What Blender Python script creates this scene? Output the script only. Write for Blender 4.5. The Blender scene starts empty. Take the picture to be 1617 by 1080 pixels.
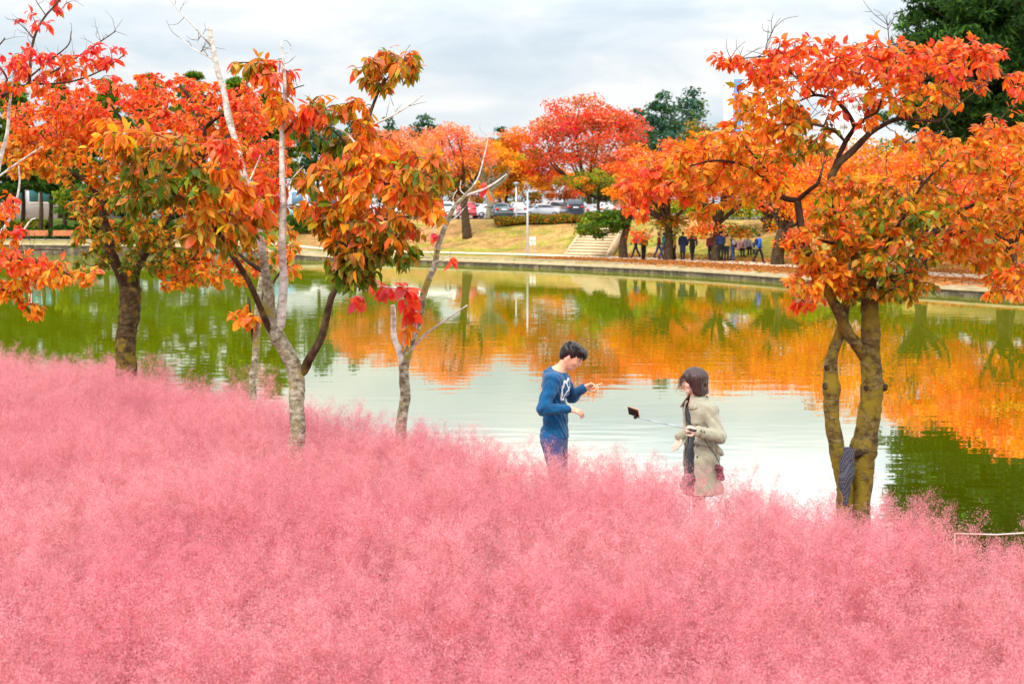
import bpy, math, random
import numpy as np
from mathutils import Vector, Matrix, noise as mnoise
R = math.radians
SC = bpy.context.scene
COL = SC.collection

# ------------------------------------------------------------------ camera, sky, sun, exposure
F = 2250.0; W0, H0 = 1617.0, 1080.0
PITCH = math.atan(199.0 / F)
CAMZ = 3.3
cam_d = bpy.data.cameras.new('camera'); cam = bpy.data.objects.new('camera', cam_d); COL.objects.link(cam)
cam.location = (0, 0, CAMZ); cam.rotation_euler = (R(90) - PITCH, 0, 0)
cam_d.sensor_width = 36; cam_d.lens = 36 * F / W0
cam_d.clip_start = 0.1; cam_d.clip_end = 9000
cam_d.dof.use_dof = True; cam_d.dof.focus_distance = 13.2; cam_d.dof.aperture_fstop = 3.6
SC.camera = cam

SUN_EL, SUN_AZ = 48.0, 205.0       # azimuth: degrees clockwise from +Y the light comes from
world = bpy.data.worlds.new('World'); SC.world = world; world.use_nodes = True
wt = world.node_tree; wt.nodes.clear()
def wn(t, **k):
    n = wt.nodes.new(t)
    for a, b in k.items(): setattr(n, a, b)
    return n
sky = wn('ShaderNodeTexSky', sky_type='NISHITA', sun_disc=False, sun_elevation=R(SUN_EL), sun_rotation=R(SUN_AZ))
bg = wn('ShaderNodeBackground'); bg.inputs['Strength'].default_value = 0.1
out = wn('ShaderNodeOutputWorld')
tc = wn('ShaderNodeTexCoord'); sep = wn('ShaderNodeSeparateXYZ')
wt.links.new(tc.outputs['Generated'], sep.inputs[0])
mp = wn('ShaderNodeMapping'); mp.inputs['Scale'].default_value = (1.0, 1.0, 3.2); mp.inputs['Location'].default_value = (0.3, 0.1, 0.05)
wt.links.new(tc.outputs['Generated'], mp.inputs[0])
nz = wn('ShaderNodeTexNoise'); nz.inputs['Scale'].default_value = 8.0; nz.inputs['Detail'].default_value = 7; nz.inputs['Roughness'].default_value = 0.52; nz.inputs['Distortion'].default_value = 0.35
wt.links.new(mp.outputs[0], nz.inputs['Vector'])
rp = wn('ShaderNodeValToRGB')
e = rp.color_ramp.elements
e[0].position = 0.36; e[0].color = (0.69, 0.79, 0.87, 1)
e[1].position = 0.60; e[1].color = (1.0, 1.0, 1.0, 1)
m_ = e.new(0.50); m_.color = (0.84, 0.90, 0.945, 1)
wt.links.new(nz.outputs['Fac'], rp.inputs[0])
# an overcast sky is brighter overhead than at the horizon
mr = wn('ShaderNodeMapRange'); mr.inputs['From Min'].default_value = 0.10; mr.inputs['From Max'].default_value = 0.55
mr.inputs['To Min'].default_value = 10.0; mr.inputs['To Max'].default_value = 20.0
wt.links.new(sep.outputs['Z'], mr.inputs['Value'])
m2 = wn('ShaderNodeMapRange'); m2.inputs['From Min'].default_value = 0.138; m2.inputs['From Max'].default_value = 0.20; m2.inputs['To Min'].default_value = 0.0; m2.inputs['To Max'].default_value = 8.0
wt.links.new(sep.outputs['Z'], m2.inputs['Value'])
ad = wn('ShaderNodeMath', operation='ADD'); wt.links.new(mr.outputs[0], ad.inputs[0]); wt.links.new(m2.outputs[0], ad.inputs[1])
vm = wn('ShaderNodeVectorMath', operation='SCALE')
wt.links.new(rp.outputs['Color'], vm.inputs[0]); wt.links.new(ad.outputs[0], vm.inputs['Scale'])
mx = wn('ShaderNodeMixRGB'); mx.inputs['Fac'].default_value = 0.9
wt.links.new(sky.outputs['Color'], mx.inputs['Color1']); wt.links.new(vm.outputs[0], mx.inputs['Color2'])
wt.links.new(mx.outputs[0], bg.inputs['Color']); wt.links.new(bg.outputs[0], out.inputs['Surface'])

sun_d = bpy.data.lights.new('sun', 'SUN'); sun = bpy.data.objects.new('sun', sun_d); COL.objects.link(sun)
sun_d.energy = 2.4; sun_d.angle = R(8); sun_d.color = (1.0, 0.95, 0.87)
_d = Vector((math.sin(R(SUN_AZ)) * math.cos(R(SUN_EL)), math.cos(R(SUN_AZ)) * math.cos(R(SUN_EL)), math.sin(R(SUN_EL))))
sun.rotation_euler = _d.to_track_quat('Z', 'Y').to_euler(); sun.location = _d * 50

vs = SC.view_settings
vs.view_transform = 'Standard'; vs.look = 'None'; vs.gamma = 1; vs.exposure = 0.05
SC.render.engine = 'CYCLES'
SC.cycles.max_bounces = 8; SC.cycles.diffuse_bounces = 4; SC.cycles.glossy_bounces = 3; SC.cycles.transmission_bounces = 5
SC.cycles.use_denoising = True
try: SC.cycles.denoiser = 'OPENIMAGEDENOISE'
except Exception: pass
SC.cycles.use_adaptive_sampling = True; SC.cycles.adaptive_threshold = 0.015
SC.cycles.sample_clamp_indirect = 6

# ------------------------------------------------------------------ pixel -> world
CP, SP = math.cos(PITCH), math.sin(PITCH)
def ray(px, py):
    u = (px - W0 / 2) / F; v = (H0 / 2 - py) / F
    # camera forward (0,CP,-SP), up (0,SP,CP)
    return np.array([u, CP + v * SP, -SP + v * CP])
def P(px, py, D):
    r = ray(px, py); t = D / r[1]
    return np.array([r[0] * t, D, CAMZ + r[2] * t])
def PG(px, py, z):                      # where that ray meets the level z
    r = ray(px, py); t = (z - CAMZ) / r[2]
    return np.array([r[0] * t, r[1] * t, z])
def XY(px, D): return ray(px, 341)[0] * D / ray(px, 341)[1]

# ------------------------------------------------------------------ object helpers
def tag(o, label=None, cat=None, group=None, kind=None):
    if label: o['label'] = label
    if cat: o['category'] = cat
    if group: o['group'] = group
    if kind: o['kind'] = kind
    return o
def empty(name, loc=(0, 0, 0), rz=0.0):
    o = bpy.data.objects.new(name, None); COL.objects.link(o); o.empty_display_size = 0.2
    o.location = loc; o.rotation_euler = (0, 0, rz); return o
def link(name, me, mat=None, parent=None, loc=None):
    o = bpy.data.objects.new(name, me); COL.objects.link(o)
    if mat is not None:
        for m in (mat if isinstance(mat, (list, tuple)) else [mat]): me.materials.append(m)
    if parent is not None:
        o.parent = parent
        # geometry below is always given relative to the parent's origin
    if loc is not None: o.location = loc
    return o
def raw_mesh(name, V, loops, starts, smooth=False, col=None, matidx=None):
    V = np.asarray(V, dtype=np.float32); loops = np.asarray(loops, dtype=np.int32).ravel(); starts = np.asarray(starts, dtype=np.int32)
    me = bpy.data.meshes.new(name)
    me.vertices.add(len(V)); me.vertices.foreach_set('co', V.ravel())
    me.loops.add(len(loops)); me.loops.foreach_set('vertex_index', loops)
    me.polygons.add(len(starts)); me.polygons.foreach_set('loop_start', starts)
    if matidx is not None: me.polygons.foreach_set('material_index', np.asarray(matidx, dtype=np.int32))
    me.update(calc_edges=True); me.validate(verbose=False)
    if smooth: me.polygons.foreach_set('use_smooth', np.ones(len(me.polygons), dtype=bool))
    if col is not None:
        a = me.color_attributes.new('Col', 'FLOAT_COLOR', 'POINT')
        c = np.ones((len(V), 4), dtype=np.float32); c[:, :3] = col
        a.data.foreach_set('color', c.ravel())
    return me
def poly_mesh(name, V, faces, smooth=False, col=None):
    """faces: list of arrays (n,k) of equal k, or a list of tuples"""
    if len(faces) and isinstance(faces[0], np.ndarray) and faces[0].ndim == 2:
        loops = np.concatenate([f.ravel() for f in faces]); st = []; o = 0
        for f in faces:
            st.append(o + np.arange(len(f)) * f.shape[1]); o += f.size
        st = np.concatenate(st)
    else:
        loops = [i for f in faces for i in f]; st = np.concatenate([[0], np.cumsum([len(f) for f in faces])[:-1]])
    return raw_mesh(name, V, loops, st, smooth, col)

class MB:
    """collects shapes into ONE mesh"""
    def __init__(s): s.V = []; s.F = []; s.n = 0
    def add(s, V, Fs):
        V = np.asarray(V, float); s.V.append(V); s.F += [tuple(int(i) + s.n for i in f) for f in Fs]; s.n += len(V); return s
    def box(s, c, d, rz=0.0, bev=0.0, taper=(1, 1), M=None):
        x, y, z = [k / 2 for k in d]; b = min(bev, x * .9, y * .9, z * .9)
        if b <= 0:
            V = [(-x, -y, -z), (x, -y, -z), (x, y, -z), (-x, y, -z), (-x * taper[0], -y * taper[1], z), (x * taper[0], -y * taper[1], z), (x * taper[0], y * taper[1], z), (-x * taper[0], y * taper[1], z)]
            Fs = [(0, 3, 2, 1), (4, 5, 6, 7), (0, 1, 5, 4), (1, 2, 6, 5), (2, 3, 7, 6), (3, 0, 4, 7)]
        else:
            V = []; idx = {}
            for sx in (-1, 1):
                for sy in (-1, 1):
                    for sz in (-1, 1):
                        t = taper if sz > 0 else (1, 1)
                        for ax in range(3):
                            p = [sx * (x if ax == 0 else x - b) * t[0], sy * (y if ax == 1 else y - b) * t[1], sz * (z if ax == 2 else z - b)]
                            idx[(sx, sy, sz, ax)] = len(V); V.append(p)
            I = idx; Fs = []
            for sg in (-1, 1):
                Fs.append([I[(sg, -1, -1, 0)], I[(sg, 1, -1, 0)], I[(sg, 1, 1, 0)], I[(sg, -1, 1, 0)]][::sg])
                Fs.append([I[(-1, sg, -1, 1)], I[(-1, sg, 1, 1)], I[(1, sg, 1, 1)], I[(1, sg, -1, 1)]][::sg])
                Fs.append([I[(-1, -1, sg, 2)], I[(1, -1, sg, 2)], I[(1, 1, sg, 2)], I[(-1, 1, sg, 2)]][::sg])
            for a in (-1, 1):
                for c2 in (-1, 1):
                    Fs.append([I[(a, c2, -1, 0)], I[(a, c2, 1, 0)], I[(a, c2, 1, 1)], I[(a, c2, -1, 1)]])
                    Fs.append([I[(a, -1, c2, 0)], I[(a, 1, c2, 0)], I[(a, 1, c2, 2)], I[(a, -1, c2, 2)]])
                    Fs.append([I[(-1, a, c2, 1)], I[(1, a, c2, 1)], I[(1, a, c2, 2)], I[(-1, a, c2, 2)]])
            for sx in (-1, 1):
                for sy in (-1, 1):
                    for sz in (-1, 1): Fs.append([I[(sx, sy, sz, k)] for k in range(3)])
        V = np.array(V, float)
        if M is not None: V = V @ np.array(M, float).T
        c_, s_ = math.cos(rz), math.sin(rz)
        V = np.column_stack([V[:, 0] * c_ - V[:, 1] * s_, V[:, 0] * s_ + V[:, 1] * c_, V[:, 2]]) + np.array(c, float)
        return s.add(V, Fs)
    def tube(s, pts, rad, n=8, cap=True):
        V, Fs = tube_geo(pts, rad, n, cap); return s.add(V, Fs)
    def prism(s, prof, a, b, axis=1):
        """extrude a closed 2-D profile (list of (u,v)) between a and b along axis"""
        k = len(prof); V = []
        for t in (a, b):
            for (u, v) in prof:
                V.append({0: (t, u, v), 1: (u, t, v), 2: (u, v, t)}[axis])
        Fs = [tuple(range(k))[::-1], tuple(range(k, 2 * k))] + [(i, (i + 1) % k, k + (i + 1) % k, k + i) for i in range(k)]
        return s.add(V, Fs)
    def build(s, name, mat, parent=None, smooth=False, loc=None):
        me = poly_mesh(name, np.concatenate(s.V), s.F, smooth)
        import bmesh
        bm = bmesh.new(); bm.from_mesh(me); bmesh.ops.recalc_face_normals(bm, faces=bm.faces); bm.to_mesh(me); bm.free()
        return link(name, me, mat, parent, loc)

def smooth_path(pts, rad, step):
    pts = np.asarray(pts, float); rad = np.asarray(rad, float)
    if len(pts) < 3:
        n = max(2, int(np.linalg.norm(pts[-1] - pts[0]) / step) + 1); t = np.linspace(0, 1, n)[:, None]
        return pts[0] * (1 - t) + pts[-1] * t, np.linspace(rad[0], rad[-1], n)
    P0 = np.vstack([2 * pts[0] - pts[1], pts, 2 * pts[-1] - pts[-2]]); o, r = [], []
    for i in range(len(pts) - 1):
        a, b, c, d = P0[i:i + 4]; n = max(2, int(np.linalg.norm(c - b) / step) + 1)
        for t in np.linspace(0, 1, n, endpoint=False):
            o.append(0.5 * ((2 * b) + (-a + c) * t + (2 * a - 5 * b + 4 * c - d) * t * t + (-a + 3 * b - 3 * c + d) * t ** 3)); r.append(rad[i] * (1 - t) + rad[i + 1] * t)
    o.append(pts[-1]); r.append(rad[-1])
    return np.array(o), np.array(r)
def tube_geo(pts, rad, n=8, cap=True, rough=0.0, rng=None):
    pts = np.asarray(pts, float); m = len(pts); rad = np.broadcast_to(np.asarray(rad, float), (m,))
    T = np.gradient(pts, axis=0); T /= np.linalg.norm(T, axis=1)[:, None] + 1e-9
    u = np.cross(T[0], [0.3, 0.9, 0.2]); u /= np.linalg.norm(u) + 1e-9; rings = []
    a = np.arange(n) * 2 * math.pi / n
    for i in range(m):
        u = u - T[i] * np.dot(u, T[i]); u /= np.linalg.norm(u) + 1e-9; v = np.cross(T[i], u)
        rr = rad[i] * (1 + (rough * (rng.random(n) - .5) if rough else 0))
        rings.append(pts[i] + (np.cos(a) * rr)[:, None] * u + (np.sin(a) * rr)[:, None] * v)
    V = np.concatenate(rings); Fs = []
    for i in range(m - 1):
        for k in range(n):
            k2 = (k + 1) % n; Fs.append((i * n + k, i * n + k2, (i + 1) * n + k2, (i + 1) * n + k))
    if cap:
        Fs.append(tuple(range(n))[::-1]); Fs.append(tuple((m - 1) * n + k for k in range(n)))
    return V, Fs

# ------------------------------------------------------------------ materials
def newmat(name):
    m = bpy.data.materials.new(name); m.use_nodes = True; t = m.node_tree; t.nodes.clear()
    o = t.nodes.new('ShaderNodeOutputMaterial'); return m, t, o
def N(t, typ, **k):
    n = t.nodes.new(typ)
    for a, b in k.items():
        if a == 'ins':
            for key, v in b.items(): n.inputs[key].default_value = v
        else: setattr(n, a, b)
    return n
def ramp(t, stops, src):
    r = N(t, 'ShaderNodeValToRGB'); el = r.color_ramp.elements
    while len(el) > 1: el.remove(el[-1])
    el[0].position = stops[0][0]; el[0].color = (*stops[0][1], 1)
    for p, c in stops[1:]:
        x = el.new(p); x.color = (*c, 1)
    t.links.new(src, r.inputs[0]); return r.outputs['Color']
def mat_noise(name, stops, scale=5, rough=0.8, bump=0.0, detail=6, spec=0.3, metallic=0, stretch=(1, 1, 1), coord='Object', bscale=None, coat=0.0):
    m, t, o = newmat(name)
    c = N(t, 'ShaderNodeTexCoord'); mpn = N(t, 'ShaderNodeMapping'); mpn.inputs['Scale'].default_value = stretch
    t.links.new(c.outputs[coord], mpn.inputs[0])
    nzz = N(t, 'ShaderNodeTexNoise', ins={'Scale': scale, 'Detail': detail, 'Roughness': 0.6}); t.links.new(mpn.outputs[0], nzz.inputs['Vector'])
    b = N(t, 'ShaderNodeBsdfPrincipled', ins={'Roughness': rough, 'Specular IOR Level': spec, 'Metallic': metallic, 'Coat Weight': coat})
    t.links.new(ramp(t, stops, nzz.outputs['Fac']), b.inputs['Base Color'])
    if bump:
        n2 = N(t, 'ShaderNodeTexNoise', ins={'Scale': bscale or scale * 3, 'Detail': 5}); t.links.new(mpn.outputs[0], n2.inputs['Vector'])
        bp = N(t, 'ShaderNodeBump', ins={'Strength': 0.8, 'Distance': bump}); t.links.new(n2.outputs['Fac'], bp.inputs['Height']); t.links.new(bp.outputs[0], b.inputs['Normal'])
    t.links.new(b.outputs[0], o.inputs[0]); return m
def mat_plain(name, c, rough=0.5, spec=0.5, metallic=0, coat=0, var=0.12, scale=9):
    lo = tuple(x * (1 - var) for x in c); hi = tuple(min(1, x * (1 + var)) for x in c)
    return mat_noise(name, [(0.3, lo), (0.7, hi)], scale, rough, 0, 3, spec, metallic, coat=coat)
def mat_leaf(name, trans=0.45, rough=0.45, hue=0.0, spec=0.35):
    m, t, o = newmat(name)
    at = N(t, 'ShaderNodeAttribute', attribute_name='Col')
    b = N(t, 'ShaderNodeBsdfPrincipled', ins={'Roughness': rough, 'Specular IOR Level': spec})
    tr = N(t, 'ShaderNodeBsdfTranslucent'); mix = N(t, 'ShaderNodeMixShader', ins={'Fac': trans})
    t.links.new(at.outputs['Color'], b.inputs['Base Color']); t.links.new(at.outputs['Color'], tr.inputs['Color'])
    t.links.new(b.outputs[0], mix.inputs[1]); t.links.new(tr.outputs[0], mix.inputs[2]); t.links.new(mix.outputs[0], o.inputs[0]); return m
# ------------------------------------------------------------------ the setting: ground, path, lot, water
SHORE = np.array([(-400, 170), (-110, 141), (-60, 129), (-36, 120), (-14, 106), (0, 92.5), (7, 83.5), (11.4, 76), (14.6, 67.5), (19.8, 56), (28, 47), (45, 40), (120, 30), (400, 20)], float)
PATHL = np.array([(-400, 182), (-110, 152), (-60, 140), (-34, 131), (-10.6, 114.5), (1.2, 105), (7.3, 96.5), (11.6, 90), (14.6, 84), (16.8, 79), (21, 67), (27, 59), (40, 52), (70, 46), (400, 34)], float)
def resample(L, n=600):
    d = np.r_[0, np.cumsum(np.linalg.norm(np.diff(L, axis=0), axis=1))]
    # smooth then dense
    s = np.linspace(0, d[-1], n); q = np.column_stack([np.interp(s, d, L[:, 0]), np.interp(s, d, L[:, 1])])
    return q
def chaikin(L, k=3):
    for _ in range(k):
        a = L[:-1] * .75 + L[1:] * .25; b = L[:-1] * .25 + L[1:] * .75
        L = np.vstack([L[:1], np.column_stack([a, b]).reshape(-1, 2), L[-1:]])
    return L
SHORE_C = chaikin(SHORE, 3); PATH_C = chaikin(PATHL, 3)
def sdist(X, Y, L):
    """signed distance to polyline, positive on the far side (left-hand normal up +Y)"""
    X = np.asarray(X, float); Y = np.asarray(Y, float); best = np.full(X.shape, 1e9); sg = np.ones(X.shape)
    for a, b in zip(L[:-1], L[1:]):
        d = b - a; l2 = d @ d + 1e-12
        t = np.clip(((X - a[0]) * d[0] + (Y - a[1]) * d[1]) / l2, 0, 1)
        qx = X - a[0] - t * d[0]; qy = Y - a[1] - t * d[1]; dd = qx * qx + qy * qy
        s = np.sign(d[0] * (Y - a[1]) - d[1] * (X - a[0])); m = dd < best
        best = np.where(m, dd, best); sg = np.where(m, s, sg)
    return np.sqrt(best) * sg
def sstep(a, b, x): 
    t = np.clip((x - a) / (b - a), 0, 1); return t * t * (3 - 2 * t)
# edge of the pink field (distance along y) and the near shore beyond it
EDGE_PX = np.array([(-700, 533), (-300, 545), (0, 563), (100, 570), (200, 583), (300, 603), (400, 628), (500, 648), (640, 672), (800, 702), (900, 722), (1000, 738), (1100, 762), (1200, 776), (1300, 786), (1400, 796), (1500, 812), (1617, 842), (1900, 880), (2400, 930)], float)
ED = 2250 * 2.0 / (EDGE_PX[:, 1] - 341); EX = (EDGE_PX[:, 0] - W0 / 2) / F * ED
def edge_y(x): return np.interp(x, EX, ED)
def shore_near(x): return edge_y(x) * 1.16 + 1.4
def ground_z(X, Y):
    X = np.asarray(X, float); Y = np.asarray(Y, float)
    d = sdist(X, Y, SHORE_C); e = sdist(X, Y, PATH_C)
    zb = 0.44 + 0.58 * sstep(-12, -24, X)
    slope = 2.55 * sstep(0, 1, (e - 2.2) / 13.0) * 1.0
    zfar = zb + np.maximum(0, slope * (1 - (zb - .44) / 2.55))
    zfar = zfar + 0.06 * np.sin(X * 1.3) * np.sin(Y * .9) * sstep(3, 6, e) * (1 - sstep(12, 15, e))
    z = np.where(d > 0.35, zfar, -1.3)
    nd = Y - shore_near(X)
    znear = 0.4 + 0.03 * np.sin(X * 2.1) * np.cos(Y * 1.7) - 1.7 * sstep(-0.9, 2.0, nd)
    return np.where(d > 0.35, z, np.maximum(znear, -1.3))
def gz(x, y): return float(ground_z(np.array([x]), np.array([y]))[0])

def build_ground():
    xs = np.concatenate([[-3000, -1200, -500, -260, -180], np.arange(-140, -45, 2.5), np.arange(-45, 45, 0.55), np.arange(45, 140, 2.5), [180, 260, 500, 1200, 3000]])
    ys = np.concatenate([[-400, -60, -15], np.arange(-6, 40, 0.7), np.arange(40, 150, 0.6), np.arange(150, 260, 4), [300, 400, 700, 1500, 3500, 7000]])
    X, Y = np.meshgrid(xs, ys); Z = ground_z(X.ravel(), Y.ravel()).reshape(X.shape)
    V = np.column_stack([X.ravel(), Y.ravel(), Z.ravel()]); nx, ny = len(xs), len(ys)
    i = np.arange(nx * ny).reshape(ny, nx)
    Fq = np.column_stack([i[:-1, :-1].ravel(), i[:-1, 1:].ravel(), i[1:, 1:].ravel(), i[1:, :-1].ravel()])
    x, y = X.ravel(), Y.ravel(); d = sdist(x, y, SHORE_C); e = sdist(x, y, PATH_C)
    rng = np.random.default_rng(3)
    def fbm(s, o): return np.array([mnoise.fractal(Vector((a * s + o, b * s, o)), 1.0, 2.0, 4) for a, b in zip(x, y)])
    near = d < 0
    n1 = fbm(.16, 3.1); n2 = fbm(.5, 9.2)
    grass = np.array([.27, .27, .04]); dry = np.array([.40, .28, .10]); litter = np.array([.50, .20, .055]); soil = np.array([.16, .09, .05]); dgreen = np.array([.10, .17, .02]); redb = np.array([.42, .22, .10])
    C = grass[None] * np.ones((len(x), 1))
    def mixc(C, c, w): w = np.clip(w, 0, 1)[:, None]; return C * (1 - w) + c[None] * w
    C = mixc(C, dry, sstep(-.25, .25, n1 + n2 * .8) + sstep(8, 13, e) * .55); C = mixc(C, redb, sstep(.05, .5, n2 + n1 * .5) * .55 * sstep(2, 5, e))
    C = mixc(C, redb, sstep(-3, -10, x) * sstep(2, 4, e) * sstep(-.35, .25, n1 + n2 * .6) * .95)
    C = mixc(C, dgreen, sstep(-16, -24, x) * sstep(3, 5, e))
    # fallen leaves lie under the trees along the right of the bank
    C = mixc(C, litter, sstep(5.5, 9.5, x) * (1 - sstep(-1, 3.0, e)) * sstep(-.5, -.1, n2 + .2))
    C = mixc(C, litter, sstep(10, 17, x) * sstep(1, 2, e) * (1 - sstep(4, 9, e)) * sstep(-.2, .3, n1 + n2))
    C = mixc(C, soil * 1.6 + .05, sstep(16.5, 18.5, e) * (Y.ravel() > 100))
    C[near] = soil
    me = poly_mesh('ground', V, [Fq], True, C)
    m, t, o = newmat('ground_grass_and_litter')
    at = N(t, 'ShaderNodeAttribute', attribute_name='Col'); c = N(t, 'ShaderNodeTexCoord')
    n1_ = N(t, 'ShaderNodeTexNoise', ins={'Scale': 6.0, 'Detail': 6, 'Roughness': .7}); t.links.new(c.outputs['Object'], n1_.inputs['Vector'])
    n2_ = N(t, 'ShaderNodeTexNoise', ins={'Scale': 0.9, 'Detail': 4, 'Roughness': .6}); t.links.new(c.outputs['Object'], n2_.inputs['Vector'])
    r1 = ramp(t, [(0.3, (.40, .36, .30)), (0.7, (1.55, 1.5, 1.4))], n1_.outputs['Fac'])
    r2 = ramp(t, [(0.35, (.62, .66, .5)), (0.65, (1.28, 1.15, 1.1))], n2_.outputs['Fac'])
    m1 = N(t, 'ShaderNodeMixRGB', blend_type='MULTIPLY', ins={'Fac': 1}); t.links.new(at.outputs['Color'], m1.inputs[1]); t.links.new(r1, m1.inputs[2])
    m2 = N(t, 'ShaderNodeMixRGB', blend_type='MULTIPLY', ins={'Fac': 1}); t.links.new(m1.outputs[0], m2.inputs[1]); t.links.new(r2, m2.inputs[2])
    b = N(t, 'ShaderNodeBsdfPrincipled', ins={'Roughness': .95, 'Specular IOR Level': .1}); t.links.new(m2.outputs[0], b.inputs['Base Color'])
    bp = N(t, 'ShaderNodeBump', ins={'Strength': .7, 'Distance': .08}); t.links.new(n1_.outputs['Fac'], bp.inputs['Height']); t.links.new(bp.outputs[0], b.inputs['Normal'])
    t.links.new(b.outputs[0], o.inputs[0])
    tag(link('ground', me, m), kind='structure')
build_ground()

def strip(name, L, d0, d1, dz, mat, x0, x1, kind='structure', step=1.0):
    """a sheet following polyline L between side offsets d0 and d1"""
    q = resample(L, 900); q = q[(q[:, 0] > x0) & (q[:, 0] < x1)]
    T = np.gradient(q, axis=0); T /= np.linalg.norm(T, axis=1)[:, None]; Nn = np.column_stack([-T[:, 1], T[:, 0]])
    k = 5; V = []; 
    for j in range(k):
        w = d0 + (d1 - d0) * j / (k - 1); p = q + Nn * w
        V.append(np.column_stack([p, ground_z(p[:, 0], p[:, 1]) + dz]))
    n = len(q); V = np.concatenate(V); i = np.arange(k * n).reshape(k, n)
    Fq = np.column_stack([i[:-1, :-1].ravel(), i[:-1, 1:].ravel(), i[1:, 1:].ravel(), i[1:, :-1].ravel()])
    return tag(link(name, poly_mesh(name, V, [Fq], True), mat), kind=kind)
M_PATH = mat_noise('path_concrete', [(.3, (.50, .41, .28)), (.7, (.66, .56, .41))], 1.5, .9, .004)
strip('path', PATH_C, -1.7, 1.7, 0.045, M_PATH, -120, 90)
M_ASPH = mat_noise('lot_asphalt', [(.3, (.12, .12, .12)), (.7, (.2, .19, .18))], 3, .9, .004)
V = np.array([(-90, 128, 3.012), (-6, 128, 3.012), (40, 128, 3.012), (110, 190, 3.012), (110, 230, 3.012), (-90, 230, 3.012)], float)
def build_lot():
    xs = np.arange(-60, 60, 2.0); V = []
    q = resample(PATH_C, 700); q = q[(q[:, 0] > -60) & (q[:, 0] < 50)]
    T = np.gradient(q, axis=0); T /= np.linalg.norm(T, axis=1)[:, None]; Nn = np.column_stack([-T[:, 1], T[:, 0]])
    a = q + Nn * 20.5; b = np.column_stack([a[:, 0] + 6, np.full(len(a), 215.0)])
    a = a[::6]; b = b[::6]; n = len(a)
    V = np.vstack([np.column_stack([a, np.full(n, 3.06)]), np.column_stack([b, np.full(n, 3.06)])])
    Fs = [(i, i + 1, n + i + 1, n + i) for i in range(n - 1)]
    tag(link('parking_lot', poly_mesh('parking_lot', V, Fs), M_ASPH), kind='structure')
build_lot()

# ---- stone retaining wall with a pale cap along the far shore
def build_wall():
    q = resample(SHORE_C, 1400); q = q[(q[:, 0] > -95) & (q[:, 0] < 75)]
    T = np.gradient(q, axis=0); T /= np.linalg.norm(T, axis=1)[:, None]; Nn = np.column_stack([-T[:, 1], T[:, 0]])
    zt = 0.44 + 0.58 * sstep(-12, -24, q[:, 0]) - .06
    root = empty('retaining_wall', (0, 0, 0)); tag(root, 'low grey stone wall with pale cap holding the far bank above the pond', 'wall')
    def loft(name, offs, mat):
        n = len(q); V = np.concatenate([np.column_stack([q + Nn * o_, z_]) for o_, z_ in offs]); k = len(offs); i = np.arange(k * n).reshape(k, n)
        Fs = [np.column_stack([i[j, :-1], i[j, 1:], i[(j + 1) % k, 1:], i[(j + 1) % k, :-1]]) for j in range(k)]
        return link(name, poly_mesh(name, V, Fs), mat, root)
    m, t, o = newmat('wall_stone_blocks')
    c = N(t, 'ShaderNodeTexCoord'); vo = N(t, 'ShaderNodeTexVoronoi', ins={'Scale': 3.2}); t.links.new(c.outputs['Object'], vo.inputs['Vector'])
    ve = N(t, 'ShaderNodeTexVoronoi', feature='DISTANCE_TO_EDGE', ins={'Scale': 3.2}); t.links.new(c.outputs['Object'], ve.inputs['Vector'])
    hs = N(t, 'ShaderNodeSeparateColor'); t.links.new(vo.outputs['Color'], hs.inputs[0])
    cr = ramp(t, [(0, (.045, .032, .016)), (.5, (.09, .068, .034)), (1, (.17, .13, .075))], hs.outputs[0])
    er = ramp(t, [(0.0, (.2, .2, .16)), (.06, (1, 1, 1))], ve.outputs['Distance'])
    mm = N(t, 'ShaderNodeMixRGB', blend_type='MULTIPLY', ins={'Fac': 1}); t.links.new(cr, mm.inputs[1]); t.links.new(er, mm.inputs[2])
    b = N(t, 'ShaderNodeBsdfPrincipled', ins={'Roughness': .9}); t.links.new(mm.outputs[0], b.inputs['Base Color']); t.links.new(b.outputs[0], o.inputs[0])
    zf = zt - .15
    loft('stone_face', [(-.18, zt * 0 - .8), (.55, zt * 0 - .8), (.55, zf), (-.12, zf)], m)
    loft('cap', [(-.2, zf + .003), (-.2, zf + .07), (1.7, zt + .13), (1.7, zf + .003)], mat_noise('cap_stone', [(.3, (.28, .21, .11)), (.7, (.44, .35, .20))], 2.2, .9, .01))
build_wall()

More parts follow.
